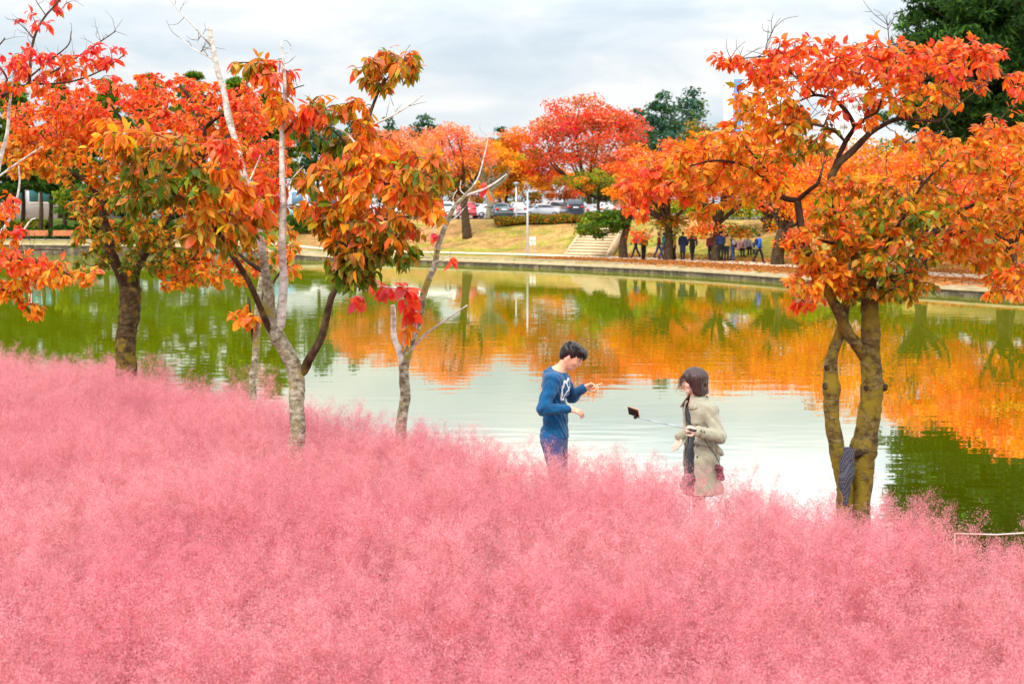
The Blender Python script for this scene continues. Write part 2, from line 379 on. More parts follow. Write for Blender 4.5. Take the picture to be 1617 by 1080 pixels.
# ---- water
def build_water():
    xs = np.concatenate([[-400, -150], np.arange(-100, 101, 10.0), [150, 400]]); ys = np.concatenate([np.arange(6, 60, 6.0), np.arange(60, 175, 10.0)])
    X, Y = np.meshgrid(xs, ys); V = np.column_stack([X.ravel(), Y.ravel(), 0 * X.ravel()]); nx, ny = len(xs), len(ys); i = np.arange(nx * ny).reshape(ny, nx)
    Fq = np.column_stack([i[:-1, :-1].ravel(), i[:-1, 1:].ravel(), i[1:, 1:].ravel(), i[1:, :-1].ravel()])
    m, t, o = newmat('green_pond_water')
    c = N(t, 'ShaderNodeTexCoord'); mp1 = N(t, 'ShaderNodeMapping'); mp1.inputs['Scale'].default_value = (.55, 1.4, 1); t.links.new(c.outputs['Object'], mp1.inputs[0])
    n1 = N(t, 'ShaderNodeTexNoise', ins={'Scale': 1.5, 'Detail': 1.5, 'Roughness': .45, 'Distortion': .2}); t.links.new(mp1.outputs[0], n1.inputs['Vector'])
    mp2 = N(t, 'ShaderNodeMapping'); mp2.inputs['Scale'].default_value = (.06, .09, 1); t.links.new(c.outputs['Object'], mp2.inputs[0])
    n3 = N(t, 'ShaderNodeTexNoise', ins={'Scale': 1.0, 'Detail': 3}); t.links.new(mp2.outputs[0], n3.inputs['Vector'])
    wv = N(t, 'ShaderNodeMapRange', ins={'From Min': .35, 'From Max': .65, 'To Min': .25, 'To Max': 1.3}); t.links.new(n3.outputs['Fac'], wv.inputs['Value'])
    mu = N(t, 'ShaderNodeMath', operation='MULTIPLY'); t.links.new(n1.outputs['Fac'], mu.inputs[0]); t.links.new(wv.outputs[0], mu.inputs[1])
    bp = N(t, 'ShaderNodeBump', ins={'Strength': 1.0, 'Distance': .0036}); t.links.new(mu.outputs[0], bp.inputs['Height'])
    df = N(t, 'ShaderNodeBsdfDiffuse', ins={'Color': (.18, .21, .0, 1)})
    gl = N(t, 'ShaderNodeBsdfGlossy', ins={'Color': (.92, .90, .84, 1), 'Roughness': .015}); t.links.new(bp.outputs[0], gl.inputs['Normal'])
    lw = N(t, 'ShaderNodeLayerWeight', ins={'Blend': .5}); fr = N(t, 'ShaderNodeMapRange', ins={'From Min': .80, 'From Max': .91, 'To Min': .88, 'To Max': .74}); t.links.new(lw.outputs['Facing'], fr.inputs['Value'])
    mix = N(t, 'ShaderNodeMixShader'); t.links.new(fr.outputs[0], mix.inputs[0]); t.links.new(df.outputs[0], mix.inputs[1]); t.links.new(gl.outputs[0], mix.inputs[2])
    t.links.new(mix.outputs[0], o.inputs[0])
    tag(link('water', poly_mesh('water', V, [Fq], True), m), kind='structure')
build_water()

# ---- the pink muhly grass: one object, plume templates scattered by geometry nodes on stored points
def build_pink_grass():
    rng = np.random.default_rng(11)
    NV = 5; Vs, Fs, Cs, kinds, nv = [], [], [], [], 0
    for var in range(NV):
        V, Fc, C = [], [], []; n = 0
        npl = 20
        for p in range(npl):
            a = rng.random() * 6.283; r0 = .10 * math.sqrt(rng.random()); base = np.array([r0 * math.cos(a), r0 * math.sin(a), 0])
            lean = .10 + .34 * rng.random(); a2 = a + rng.normal() * .8; L = .98 + .2 * rng.normal() * .6
            tip = np.array([base[0] + lean * math.cos(a2), base[1] + lean * math.sin(a2), L * (1 - .35 * lean)])
            def stem(t): return base + (tip - base) * t + np.array([-math.cos(a2), -math.sin(a2), 0.0]) * .10 * lean * 4 * t * (1 - t)
            # stem as slim triangles
            for t0, t1 in ((0, .4), (.4, .7), (.7, 1.0)):
                A, B = stem(t0), stem(t1); w = np.array([math.sin(a2 + p), -math.cos(a2 + p), 0]) * .0013
                V += [A - w, A + w, B]; Fc.append((n, n + 1, n + 2)); n += 3; C += [(.50, .22, .13)] * 3
            tone = rng.normal() * .09
            straw = p == 3 and var % 2 == 0
            if straw:
                for t0, t1 in ((0, .5), (.5, 1.0)):
                    A, B = stem(t0) * [1, 1, 1.08], stem(t1) * [1, 1, 1.08]; w = np.array([math.sin(a2), -math.cos(a2), 0]) * .0024; V += [A - w, A + w, B]; Fc.append((n, n + 1, n + 2)); n += 3; C += [(.30, .12, .06)] * 3
            # airy panicle: hair-fine branchlets with small spikelets
            nb = 46
            for b in range(nb):
                t0 = .38 + .62 * rng.random() ** .85; o = stem(t0); ab = rng.random() * 6.283; up = .4 + .6 * rng.random(); ln = (.05 + .13 * rng.random()) * (1.25 - .55 * t0)
                d = np.array([math.cos(ab) * (1 - .35 * up), math.sin(ab) * (1 - .35 * up), up]); d /= np.linalg.norm(d)
                e_ = o + d * ln; w = np.cross(d, [math.cos(p + b), math.sin(p + b), .2]); w *= .0007 / (np.linalg.norm(w) + 1e-6)
                V += [o - w, o + w, e_]; Fc.append((n, n + 1, n + 2)); n += 3; C += [(.62, .20, .22)] * 3
                tb = rng.normal() * .09; kb = rng.random()
                for s in range(12):
                    c = o + d * ln * (.25 + .8 * rng.random()) + rng.normal(size=3) * .012
                    q1 = rng.normal(size=3); q1 /= np.linalg.norm(q1); q2 = np.cross(q1, rng.normal(size=3)); q2 /= np.linalg.norm(q2) + 1e-6
                    l_, w_ = .0044 + .003 * rng.random(), .0023
                    V += [c - q1 * l_, c + q1 * l_ * .6 + q2 * w_, c + q1 * l_ * .6 - q2 * w_]; Fc.append((n, n + 1, n + 2)); n += 3
                    g = 1 + tone + tb + rng.normal() * .06; k = rng.random()
                    cc = (.83 * g, .32 * g + .08 * kb + .08 * k * k, .345 * g + .08 * kb + .06 * k * k) if kb < .72 else ((.90 * g, .46 * g, .44 * g) if kb < .86 else (.70 * g, .18 * g, .23 * g))
                    C += [tuple(min(1, max(0, v)) for v in cc)] * 3
        for b in range(90):       # green-brown blades at the foot
            a = rng.random() * 6.283; L = .25 + .25 * rng.random(); l2 = .08 + .2 * rng.random(); w = np.array([-math.sin(a), math.cos(a), 0]) * .003; o = np.array([math.cos(a), math.sin(a), 0]) * .08 * rng.random()
            m1 = o + np.array([math.cos(a) * l2 * .4, math.sin(a) * l2 * .4, L * .7]); e_ = o + np.array([math.cos(a) * l2, math.sin(a) * l2, L])
            V += [o - w, o + w, m1 + w, m1 - w, m1 - w, m1 + w, e_]; Fc += [(n, n + 1, n + 2), (n, n + 2, n + 3), (n + 4, n + 5, n + 6)]; n += 7
            C += [(.22, .16, .05)] * 7
        Vs.append(np.array(V)); Fs.append(np.array(Fc) + nv); Cs.append(np.array(C)); kinds.append(np.full(n, var)); nv += n
    # scatter points
    pts = []; sc = []; rz = []; vi = []; tn = []
    sp = .30
    for y in np.arange(3.2, 24.5, sp):
        x0, x1 = -(y + 2) * .40 - 1.2, (y + 2) * .40 + 1.2
        for x in np.arange(x0, x1, sp):
            X = x + (rng.random() - .5) * sp * 1.2; Y = y + (rng.random() - .5) * sp * 1.2; ed = float(edge_y(X))
            over = (Y - ed - .15 * rng.normal()) / 2.5
            if over > 0 and not (over < 1 and rng.random() < .44 * (1 - over) ** 1.4 + .03): continue
            pts.append((X, Y, gz(X, Y) - .02)); fade = 1.0 if Y < ed - .4 else (.95 if over < 0 else .90)
            big = mnoise.noise(Vector((X * .55, Y * .55, 3.0)))
            sc.append((.93 + .05 * rng.normal() + .02 * big) * fade); rz.append(rng.random() * 6.283); vi.append(int(rng.integers(NV)))
            tn.append(big * .5 + .5)
    npt = len(pts); V = np.vstack(Vs + [np.array(pts)]); Fc = np.vstack(Fs)
    C = np.vstack(Cs + [np.ones((npt, 3))])
    me = poly_mesh('pink_grass', V, [Fc], False, C)
    # validate() keeps vertex order, so attributes stay aligned
    def att(nm, typ, arr):
        a = me.attributes.new(nm, typ, 'POINT'); a.data.foreach_set('value', arr)
    kd = np.concatenate(kinds + [np.full(npt, -1)]).astype(np.int32); att('tmpl', 'INT', kd)
    z = np.zeros(nv, np.float32); att('psc', 'FLOAT', np.concatenate([z, np.array(sc, np.float32)])); att('prz', 'FLOAT', np.concatenate([z, np.array(rz, np.float32)]))
    att('pvi', 'INT', np.concatenate([z.astype(np.int32), np.array(vi, np.int32)]))
    m, t, o = newmat('pink_plumes')
    at = N(t, 'ShaderNodeAttribute', attribute_name='Col'); ge = N(t, 'ShaderNodeNewGeometry')
    n1 = N(t, 'ShaderNodeTexNoise', ins={'Scale': .55, 'Detail': 4, 'Roughness': .6}); t.links.new(ge.outputs['Position'], n1.inputs['Vector'])
    r1 = ramp(t, [(.32, (.92, .72, .80)), (.5, (.96, .90, .94)), (.68, (1.0, 1.06, 1.05))], n1.outputs['Fac'])
    n4 = N(t, 'ShaderNodeTexNoise', ins={'Scale': .16, 'Detail': 2}); t.links.new(ge.outputs['Position'], n4.inputs['Vector']); r4 = ramp(t, [(.38, (.82, .62, .70)), (.6, (1.03, 1.06, 1.03))], n4.outputs['Fac'])
    m4 = N(t, 'ShaderNodeMixRGB', blend_type='MULTIPLY', ins={'Fac': 1}); t.links.new(r1, m4.inputs[1]); t.links.new(r4, m4.inputs[2])
    mm = N(t, 'ShaderNodeMixRGB', blend_type='MULTIPLY', ins={'Fac': 1}); t.links.new(at.outputs['Color'], mm.inputs[1]); t.links.new(r1, mm.inputs[2])
    df = N(t, 'ShaderNodeBsdfDiffuse'); tr = N(t, 'ShaderNodeBsdfTranslucent'); mix = N(t, 'ShaderNodeMixShader', ins={'Fac': .45})
    for s in (df, tr): t.links.new(mm.outputs[0], s.inputs['Color'])
    t.links.new(df.outputs[0], mix.inputs[1]); t.links.new(tr.outputs[0], mix.inputs[2]); t.links.new(mix.outputs[0], o.inputs[0])
    ob = tag(link('pink_grass', me, m), 'hazy field of pink muhly grass filling the foreground', 'grass', kind='stuff')
    ng = bpy.data.node_groups.new('plume_scatter', 'GeometryNodeTree')
    ng.interface.new_socket('Geometry', in_out='INPUT', socket_type='NodeSocketGeometry'); ng.interface.new_socket('Geometry', in_out='OUTPUT', socket_type='NodeSocketGeometry')
    L = ng.links.new; gi = ng.nodes.new('NodeGroupInput'); go = ng.nodes.new('NodeGroupOutput')
    def named(nm, dt):
        n = ng.nodes.new('GeometryNodeInputNamedAttribute'); n.data_type = dt; n.inputs['Name'].default_value = nm; return n
    tm = named('tmpl', 'INT'); join = ng.nodes.new('GeometryNodeJoinGeometry')
    def isin(val, src, sock='Attribute'):
        c = ng.nodes.new('FunctionNodeCompare'); c.data_type = 'INT'; c.operation = 'EQUAL'; L(src.outputs[sock], c.inputs[2]); c.inputs[3].default_value = val; return c
    def sepg(src, val, attr):
        s = ng.nodes.new('GeometryNodeSeparateGeometry'); s.domain = 'POINT'; L(src, s.inputs['Geometry']); L(isin(val, attr).outputs['Result'], s.inputs['Selection']); return s
    psel = sepg(gi.outputs[0], -1, tm); pv = named('pvi', 'INT'); ps = named('psc', 'FLOAT'); pr = named('prz', 'FLOAT')
    cx = ng.nodes.new('ShaderNodeCombineXYZ'); L(pr.outputs['Attribute'], cx.inputs['Z'])
    for k in range(NV):
        tsel = sepg(gi.outputs[0], k, tm); pk = sepg(psel.outputs['Selection'], k, pv)
        m2p = ng.nodes.new('GeometryNodeMeshToPoints'); L(pk.outputs['Selection'], m2p.inputs[0])
        io = ng.nodes.new('GeometryNodeInstanceOnPoints'); L(m2p.outputs[0], io.inputs['Points']); L(tsel.outputs['Selection'], io.inputs['Instance'])
        L(cx.outputs[0], io.inputs['Rotation']); L(ps.outputs['Attribute'], io.inputs['Scale']); L(io.outputs[0], join.inputs[0])
    L(join.outputs[0], go.inputs[0])
    md = ob.modifiers.new('scatter', 'NODES'); md.node_group = ng
    print('grass points', npt, 'template tris', len(Fc))
build_pink_grass()
# ------------------------------------------------------------------ leaves and trees
def unit(v): return v / (np.linalg.norm(v, axis=-1, keepdims=True) + 1e-9)
def leaf_geo(pos, d, size, nrm, cA, cB, ratio=.46, droop=.25, fold=.22):
    rg = np.random.default_rng(len(pos)); droop = rg.uniform(.02, .55, (len(pos), 1)); fold = rg.uniform(.05, .55, (len(pos), 1)); ratio = ratio * rg.uniform(.75, 1.2, (len(pos), 1))
    """(N) pointed, folded, curved leaves; cA at the stalk, cB at the tip"""
    Nn = len(pos); d = unit(d); s = unit(np.cross(d, nrm)); n = unit(np.cross(s, d)); L = size[:, None]; w = L * ratio * .5
    def at(t, side): 
        return pos + d * L * t - n * L * droop * t * t + (s * w * side if side else 0) + n * (abs(side) * fold * w)
    V = np.stack([at(0, 0), at(.32, 0), at(.68, 0), at(1, 0), at(.26, .85), at(.62, .95), at(.26, -.85), at(.62, -.95)], axis=1)
    b = (np.arange(Nn) * 8)[:, None]
    T = np.array([[0, 1, 4], [2, 3, 5], [0, 6, 1], [2, 7, 3]]); Q = np.array([[1, 2, 5, 4], [1, 6, 7, 2]])
    Ft = (b[:, None, :] + T[None]).reshape(-1, 3); Fq = (b[:, None, :] + Q[None]).reshape(-1, 4)
    t = np.array([0, .35, .7, 1, .3, .75, .3, .75])[None, :, None]
    C = cA[:, None, :] * (1 - t) + cB[:, None, :] * t
    return V.reshape(-1, 3), [Ft, Fq], np.clip(C.reshape(-1, 3), 0, 1)
G = dict(green=(.095, .20, .008), lime=(.32, .40, .012), yellow=(.90, .50, .02), orange=(.95, .29, .015), dorange=(.62, .17, .010), red=(.93, .085, .025), crimson=(.72, .025, .06), brown=(.32, .12, .03), salmon=(.88, .30, .14), pink=(.80, .15, .10), olive=(.20, .20, .014), deep=(.014, .040, .010), teal=(.06, .15, .10), dgreen=(.035, .085, .012), mgreen=(.08, .17, .015))  # green, olive and dorange darkened: some crown-interior shade is in the colour
G = {k: np.array(v) for k, v in G.items()}

M_LEAF = mat_leaf('autumn_leaf', .50, .40)
def bark(name, c1, c2, c3, moss=None, bump=.006, scale=14, mossamt=.5, ring=0.0):
    m, t, o = newmat(name); c = N(t, 'ShaderNodeTexCoord')
    mp_ = N(t, 'ShaderNodeMapping'); mp_.inputs['Scale'].default_value = (1, 1, .45 if not ring else 1.6); t.links.new(c.outputs['Object'], mp_.inputs[0])
    n1 = N(t, 'ShaderNodeTexNoise', ins={'Scale': scale, 'Detail': 8, 'Roughness': .68}); t.links.new(mp_.outputs[0], n1.inputs['Vector'])
    base = ramp(t, [(.32, c1), (.5, c2), (.68, c3)], n1.outputs['Fac'])
    if moss:
        n2 = N(t, 'ShaderNodeTexNoise', ins={'Scale': 5.5, 'Detail': 8, 'Roughness': .72}); t.links.new(c.outputs['Object'], n2.inputs['Vector'])
        f = ramp(t, [(mossamt - .05, (0, 0, 0)), (mossamt + .06, (1, 1, 1))], n2.outputs['Fac'])
        mm = N(t, 'ShaderNodeMixRGB'); t.links.new(f, mm.inputs[0]); t.links.new(base, mm.inputs[1]); mm.inputs[2].default_value = (*moss, 1); base = mm.outputs[0]
    b = N(t, 'ShaderNodeBsdfPrincipled', ins={'Roughness': .9, 'Specular IOR Level': .15}); t.links.new(base, b.inputs['Base Color'])
    v = N(t, 'ShaderNodeTexNoise', ins={'Scale': scale * 4.5, 'Detail': 6, 'Roughness': .7}); t.links.new(mp_.outputs[0], v.inputs['Vector'])
    ad = N(t, 'ShaderNodeMath', operation='ADD'); t.links.new(v.outputs['Fac'], ad.inputs[0]); t.links.new(n1.outputs['Fac'], ad.inputs[1])
    bp = N(t, 'ShaderNodeBump', ins={'Strength': .9, 'Distance': bump}); t.links.new(ad.outputs[0], bp.inputs['Height']); t.links.new(bp.outputs[0], b.inputs['Normal'])
    t.links.new(b.outputs[0], o.inputs[0]); return m
M_BARK_Y = bark('mossy_yellow_bark', (.030, .018, .010), (.13, .085, .03), (.30, .23, .10), (.27, .19, .02), .02, 15, .50, 1)
M_BARK_M = bark('mossy_brown_bark', (.02, .012, .008), (.07, .045, .02), (.17, .12, .05), (.22, .16, .02), .02, 11, .53, 1)
M_BARK_D = bark('dark_bark', (.025, .014, .009), (.06, .035, .02), (.13, .09, .05), (.16, .13, .03), .008, 12, .62)
M_BARK_G = bark('pale_grey_bark', (.07, .055, .03), (.28, .25, .16), (.58, .56, .45), (.30, .24, .04), .006, 16, .58, 1)
M_BARK_W = bark('bare_white_bark', (.28, .26, .20), (.62, .60, .52), (.82, .80, .74), (.34, .28, .12), .003, 16, .68, 1)
M_TWIG = mat_noise('dark_twig', [(.3, (.04, .022, .014)), (.7, (.13, .08, .05))], 20, .85)
M_TWIG_P = mat_noise('pale_twig', [(.3, (.26, .21, .17)), (.7, (.5, .45, .38))], 20, .85)

def near_tree(name, D, trunk, limbs, clusters, seed, label, cat, mats, leaf, leaf_len, base_px=None, twig_r=.006, per=9, group=None, knots=(), bare=(), fine=0, dens=1.0):
    """trunk/limbs: lists of (px,py,rpx[,depth offset m]); clusters: (px,py,rx,ry,n,palette,depth,half-depth)"""
    rng = np.random.default_rng(seed); k = D / F
    t0 = trunk[0][0]; b = PG(t0[0], t0[1], 0.4) if False else P(t0[0], t0[1], D)
    org = np.array([b[0], D, gz(b[0], D) - .06]); root = empty(name, org); tag(root, label, cat, group)
    def w3(q): 
        dd = q[3] if len(q) > 3 else 0.0
        return P(q[0], q[1], D + dd) - org
    att_p, att_r = [], []
    BR = MB(); BI = []
    def limb_mesh(lst, nm, mat, grow=0.12):
        mb = MB() if nm == 'trunk' else BR
        for L in lst:
            pts = np.array([w3(q) for q in L]); rr = np.array([q[2] * k for q in L])
            if L is trunk[0]:
                pts = np.vstack([[pts[0][0], pts[0][1], 0.0], pts]); rr = np.r_[rr[0] * 1.35, rr]
            q, r = smooth_path(pts, rr, .035)
            q = q + np.array([[mnoise.noise(Vector(p * 3 + seed)), mnoise.noise(Vector(p * 3 + seed + 7)), 0] for p in q]) * .026 * np.minimum(1, r / .02)[:, None]
            for kp, kr, kw in knots:
                kk = w3(kp); dd = np.linalg.norm(q - kk, axis=1); r = r + kr * np.exp(-(dd / kw) ** 2)
            V, Fs = tube_geo(q, r, 18 if r[0] > .03 else 7, True, .16, rng); mb.add(V, Fs)
            if mb is BR: BI.extend([mat] * len(Fs))
            att_p.append(q); att_r.append(r)
        if mb is not BR:
            for kp, kr, kw in knots:      # rough dark burls grown over old pruning cuts
                kk = w3(kp); allp = np.vstack(att_p); j = int(np.argmin(np.linalg.norm(allp - kk, axis=1))); ax = allp[j]; rr_ = np.concatenate(att_r)[j]; dv = unit(np.array([kk[0] - ax[0], 0, 0]) + [0, -.03, 0]); s0 = ax + dv * rr_ * .72
                V, Fs = tube_geo(np.array([s0, s0 + dv * rr_ * .34, s0 + dv * rr_ * .50, s0 + dv * rr_ * .36]), np.array([1.0, .85, .55, .2]) * kr * 1.9, 12, True, .4, rng); MB().add(V, Fs).build('burl', M_BARK_D, root, True)
            mb.build(nm, mat, root, True)
    limb_mesh(trunk, 'trunk', mats[0])
    if limbs: limb_mesh(limbs, 'branches', mats[1])
    if bare: limb_mesh(bare, 'branches', mats[2] if len(mats) > 2 else mats[1])
    AP = np.vstack(att_p); AR = np.concatenate(att_r)
    thin = np.where(AR < .016)[0]
    for i in range(fine if len(thin) else 0):      # fine bare twigs
        j = thin[rng.integers(len(thin))]; dv = unit(rng.normal(size=3) * [1, .8, .5] + [0, 0, .9]); ln = rng.uniform(.08, .26)
        q = AP[j]; p1 = q + dv * ln * .5 + rng.normal(size=3) * .02; p2 = p1 + unit(dv + rng.normal(size=3) * .35) * ln * .5; tq, tr_ = smooth_path([q, p1, p2], [.0028, .002, .0011], .04)
        V, Fs = tube_geo(tq, tr_, 4, False); BR.add(V, Fs); BI.extend([leaf.get('twig', M_TWIG)] * len(Fs))
        if rng.random() < .6:
            p3 = p1 + unit(dv + rng.normal(size=3) * .7) * ln * .35; V, Fs = tube_geo(np.array([p1, (p1 + p3) / 2, p3]), [.0018, .0014, .001], 4, False); BR.add(V, Fs); BI.extend([leaf.get('twig', M_TWIG)] * len(Fs))
    ok = AR < AR.max() * .62 if (AR < AR.max() * .62).sum() > 20 else AR > 0
    ap = [AP[ok]]; gen = [np.zeros(ok.sum())]
    pts, pal = [], []
    for (px, py, rx, ry, n, pl, dd, hd) in clusters:
        for i in range(int(round(n * dens))):
            while True:
                v = rng.uniform(-1, 1, 3)
                if v @ v < 1: break
            v = v * (v @ v) ** -.12 if v @ v > .01 else v
            q = P(px + v[0] * rx, py + v[1] * ry, D + dd + v[2] * hd) - org
            pts.append(q); pal.append((pl, v))
    pts = np.array(pts); A = np.vstack(ap)
    near = np.array([np.min(np.linalg.norm(A - p, axis=1)) for p in pts]); order = np.argsort(near)
    twig = BR; LP, LD, LS, LN, CA, CB = [], [], [], [], [], []
    A = list(ap[0]); A = np.array(A)
    for i in order:
        p = pts[i]; pl, v = pal[i]
        dd = np.linalg.norm(A - p, axis=1) + np.maximum(0, A[:, 2] - p[2] - .05) * .6
        j = int(np.argmin(dd)); a = A[j]; ln = np.linalg.norm(p - a)
        side = rng.normal(size=3) * ln * .10; mid1 = a + (p - a) * .35 + side + np.array([0, 0, .10 * ln]); mid2 = a + (p - a) * .72 - side * .6 + np.array([0, 0, .10 * ln])
        q, r = smooth_path([a, mid1, mid2, p], [min(.014, twig_r * (1.0 + ln * 1.1)), twig_r * .9, twig_r * .65, twig_r * .4], max(.05, ln / 8))
        V, Fs = tube_geo(q, r, 5, False); twig.add(V, Fs); BI.extend([leaf.get('twig', M_TWIG)] * len(Fs))
        A = np.vstack([A, q[1:]])
        end = unit(q[-1] - q[-2]); nn = max(2, int(rng.poisson(per)))
        for m_ in range(nn):
            t = rng.random() ** .8; jj = (len(q) - 1) * (.38 + .62 * t); j0 = min(len(q) - 2, int(jj)); src = q[j0] + (q[j0 + 1] - q[j0]) * (jj - j0)
            outd = rng.normal(size=3); outd[2] *= .6; outd = unit(outd)
            dr = unit(end * .55 + outd * .8 + np.array([0, 0, -leaf.get('hang', .75) * rng.random() * 1.3]))
            LP.append(src + dr * .012 + rng.normal(size=3) * .01 ); LD.append(dr); LS.append(leaf_len * np.clip(rng.normal(1, .30), .35, 1.6))
            nv = np.array([rng.normal() * .5, rng.normal() * .5, 1]); LN.append(nv)
            # the leaves turn from the outside of the crown inwards: tops and tips red, inner ones still green, darkened to carry crown shade
            names = PAL[pl]; w = np.array([x[1] for x in names]); hgt = -v[1] * .5 + .5
            hgt = np.clip(.5 + (hgt - .5) * 1.25, -.2, 1.2); w = w * np.array([(0.35 + hgt) if x[0] in ('red', 'crimson', 'pink', 'salmon') else max(.1, 1.55 - 1.25 * hgt) if x[0] in ('green', 'lime', 'olive', 'yellow') else 1 for x in names])
            w = w / w.sum(); ca = G[names[rng.choice(len(w), p=w)][0]]; cb = G[names[rng.choice(len(w), p=w)][0]]
            ca = ca * .75 + cb * .25; j2 = np.clip(rng.normal(1, .16), .6, 1.4)
            CA.append(ca * j2); CB.append((cb * .8 + ca * .2) * j2)
    V, Fc, C = leaf_geo(np.array(LP), np.array(LD), np.array(LS), np.array(LN), np.array(CA), np.array(CB), leaf.get('ratio', .46))
    ms = []
    for x in BI:
        if x not in ms: ms.append(x)
    bo = BR.build('branches', ms, root, True)
    bo.data.polygons.foreach_set('material_index', np.array([ms.index(x) for x in BI], dtype=np.int32))
    link('crown', poly_mesh('crown', V, Fc, False, C), M_LEAF, root)
    return root
PAL = {
    'redtop': [('red', 5), ('orange', 3.2), ('crimson', 1), ('dorange', 1.2), ('salmon', .8)],
    'orange': [('orange', 5), ('red', 2.2), ('dorange', 1.6), ('yellow', 1.8), ('lime', 1.3), ('olive', .5)],
    'mix': [('orange', 3.4), ('red', 1.4), ('dorange', 1.6), ('lime', 2.6), ('green', 3.4), ('olive', 1.6), ('yellow', 1.2)],
    'greeny': [('green', 5), ('lime', 2.6), ('olive', 2), ('dorange', 1.5), ('orange', 1)],
    'red': [('red', 6), ('crimson', 3), ('pink', 1), ('orange', .8)],
    'bigmix': [('orange', 4), ('dorange', 2), ('green', 3), ('olive', 2.4), ('red', 1.8), ('lime', 2), ('pink', .5), ('yellow', .6)],
    'biggreen': [('green', 5), ('olive', 3), ('lime', 1.2), ('dorange', 1.2), ('orange', .7), ('pink', .3)],
}
# ---- the broad tree at the left of the field
T1 = [[(197, 640, 17), (200, 540, 16), (205, 490, 16.5), (208, 462, 17), (207, 452, 15)]]
L1 = [[(207, 462, 13), (192, 435, 9.5), (178, 405, 8), (172, 375, 7), (165, 345, 6.5), (152, 305, 5, .2), (130, 282, 4, .4), (95, 270, 3.5, .5), (50, 272, 3, .6), (10, 280, 2, .6)],
      [(208, 462, 12), (213, 430, 10.5), (226, 400, 8.5), (246, 368, 7.5, -.1), (290, 300, 6.5, -.2), (315, 240, 6, -.2), (322, 200, 4.5, -.1), (303, 165, 3, 0), (285, 135, 2, 0)],
      [(322, 205, 3.5), (350, 182, 3), (385, 176, 2.2, .2), (430, 185, 1.6, .3)], [(315, 240, 3.5), (342, 224, 3, -.4), (370, 212, 2, -.6)],
      [(165, 345, 5), (195, 300, 4, -.5), (212, 250, 3.2, -.6), (200, 205, 2.4, -.7), (175, 165, 1.8, -.8)], [(95, 270, 2.5, .5), (60, 235, 2, .3), (20, 210, 1.4, .2)],
      [(226, 400, 5), (270, 375, 4, .5), (330, 365, 3, .8), (400, 372, 2, 1)], [(172, 375, 4), (140, 350, 3, -.4), (110, 345, 2, -.7)]]
near_tree('autumn_tree', 19.2, T1, L1, [
    (240, 175, 175, 62, 150, 'redtop', 0, 1.2), (85, 185, 85, 45, 55, 'redtop', .2, 1.0), (60, 245, 75, 40, 50, 'orange', .3, 1.0), (150, 235, 120, 60, 75, 'orange', 0, 1.3),
    (300, 260, 130, 70, 90, 'orange', 0, 1.3), (400, 240, 65, 90, 70, 'redtop', .2, 1.0), (385, 165, 60, 35, 30, 'redtop', .2, .8), (180, 340, 90, 60, 55, 'mix', -.2, 1.2), (300, 350, 130, 60, 75, 'mix', 0, 1.2),
    (230, 395, 85, 45, 45, 'greeny', 0, 1.0), (140, 400, 30, 45, 9, 'greeny', .2, .6), (330, 425, 85, 28, 38, 'orange', 0, .9), (425, 370, 45, 70, 38, 'mix', .3, .8), (275, 440, 30, 20, 8, 'orange', -.1, .5), (455, 410, 20, 40, 9, 'mix', 0, .4)],
    21, 'orange red tree with dark forked trunk at the left edge of the pink grass', 'tree', (M_BARK_M, M_BARK_D), dict(hang=.5, ratio=.55), .076, per=19, twig_r=.006, dens=1.55)
# ---- the slim pale tree with big drooping leaves
T2 = [[(470, 790, 13), (470, 690, 12.2), (468.5, 640, 12), (468, 606, 13), (462, 575, 12.5), (440, 530, 12), (428, 495, 10.5), (424, 460, 8), (420, 433, 7), (416, 398, 6)]]
L2 = [[(470, 592, 9), (482, 580, 7.5), (494, 556, 6.5, -.1), (505, 535, 6, -.1), (516, 501, 5.5, -.15), (526, 467, 5, -.2), (534, 452, 4.5, -.2), (544, 410, 4.2, -.2), (549, 360, 4, -.2), (554, 309, 3.5, -.2), (562, 269, 3.2, -.15), (578, 210, 2.8, -.1), (593, 155, 2.2, 0), (609, 127, 1.5, 0), (640, 95, 1, 0)],
      [(434, 530, 5.5), (403, 467, 4.5, -.2), (368, 402, 3.8, -.4), (344, 364, 3, -.5), (305, 325, 2.4, -.7), (270, 300, 2, -.8), (235, 265, 1.5, -.9)],
      [(418, 430, 4), (386, 409, 3, .2), (368, 394, 2, .3)], [(344, 364, 2.2, -.5), (350, 320, 1.8, -.5), (330, 280, 1.4, -.6), (290, 240, 1, -.6)],
      [(562, 269, 2.5, -.15), (600, 290, 2, -.3), (650, 285, 1.5, -.4), (690, 270, 1, -.4)], [(549, 360, 2.5, -.2), (585, 350, 2, -.3), (630, 345, 1.4, -.3)], [(564, 262, 2, -.1), (535, 215, 1.6, .1), (500, 190, 1.2, .2)],
      [(447, 130, 1.6), (430, 112, 1.2), (400, 100, 1), (365, 100, .8)], [(448, 150, 1.3), (465, 140, 1), (480, 135, .8)], [(449, 210, 1.6), (475, 185, 1.2), (510, 170, 1)]]
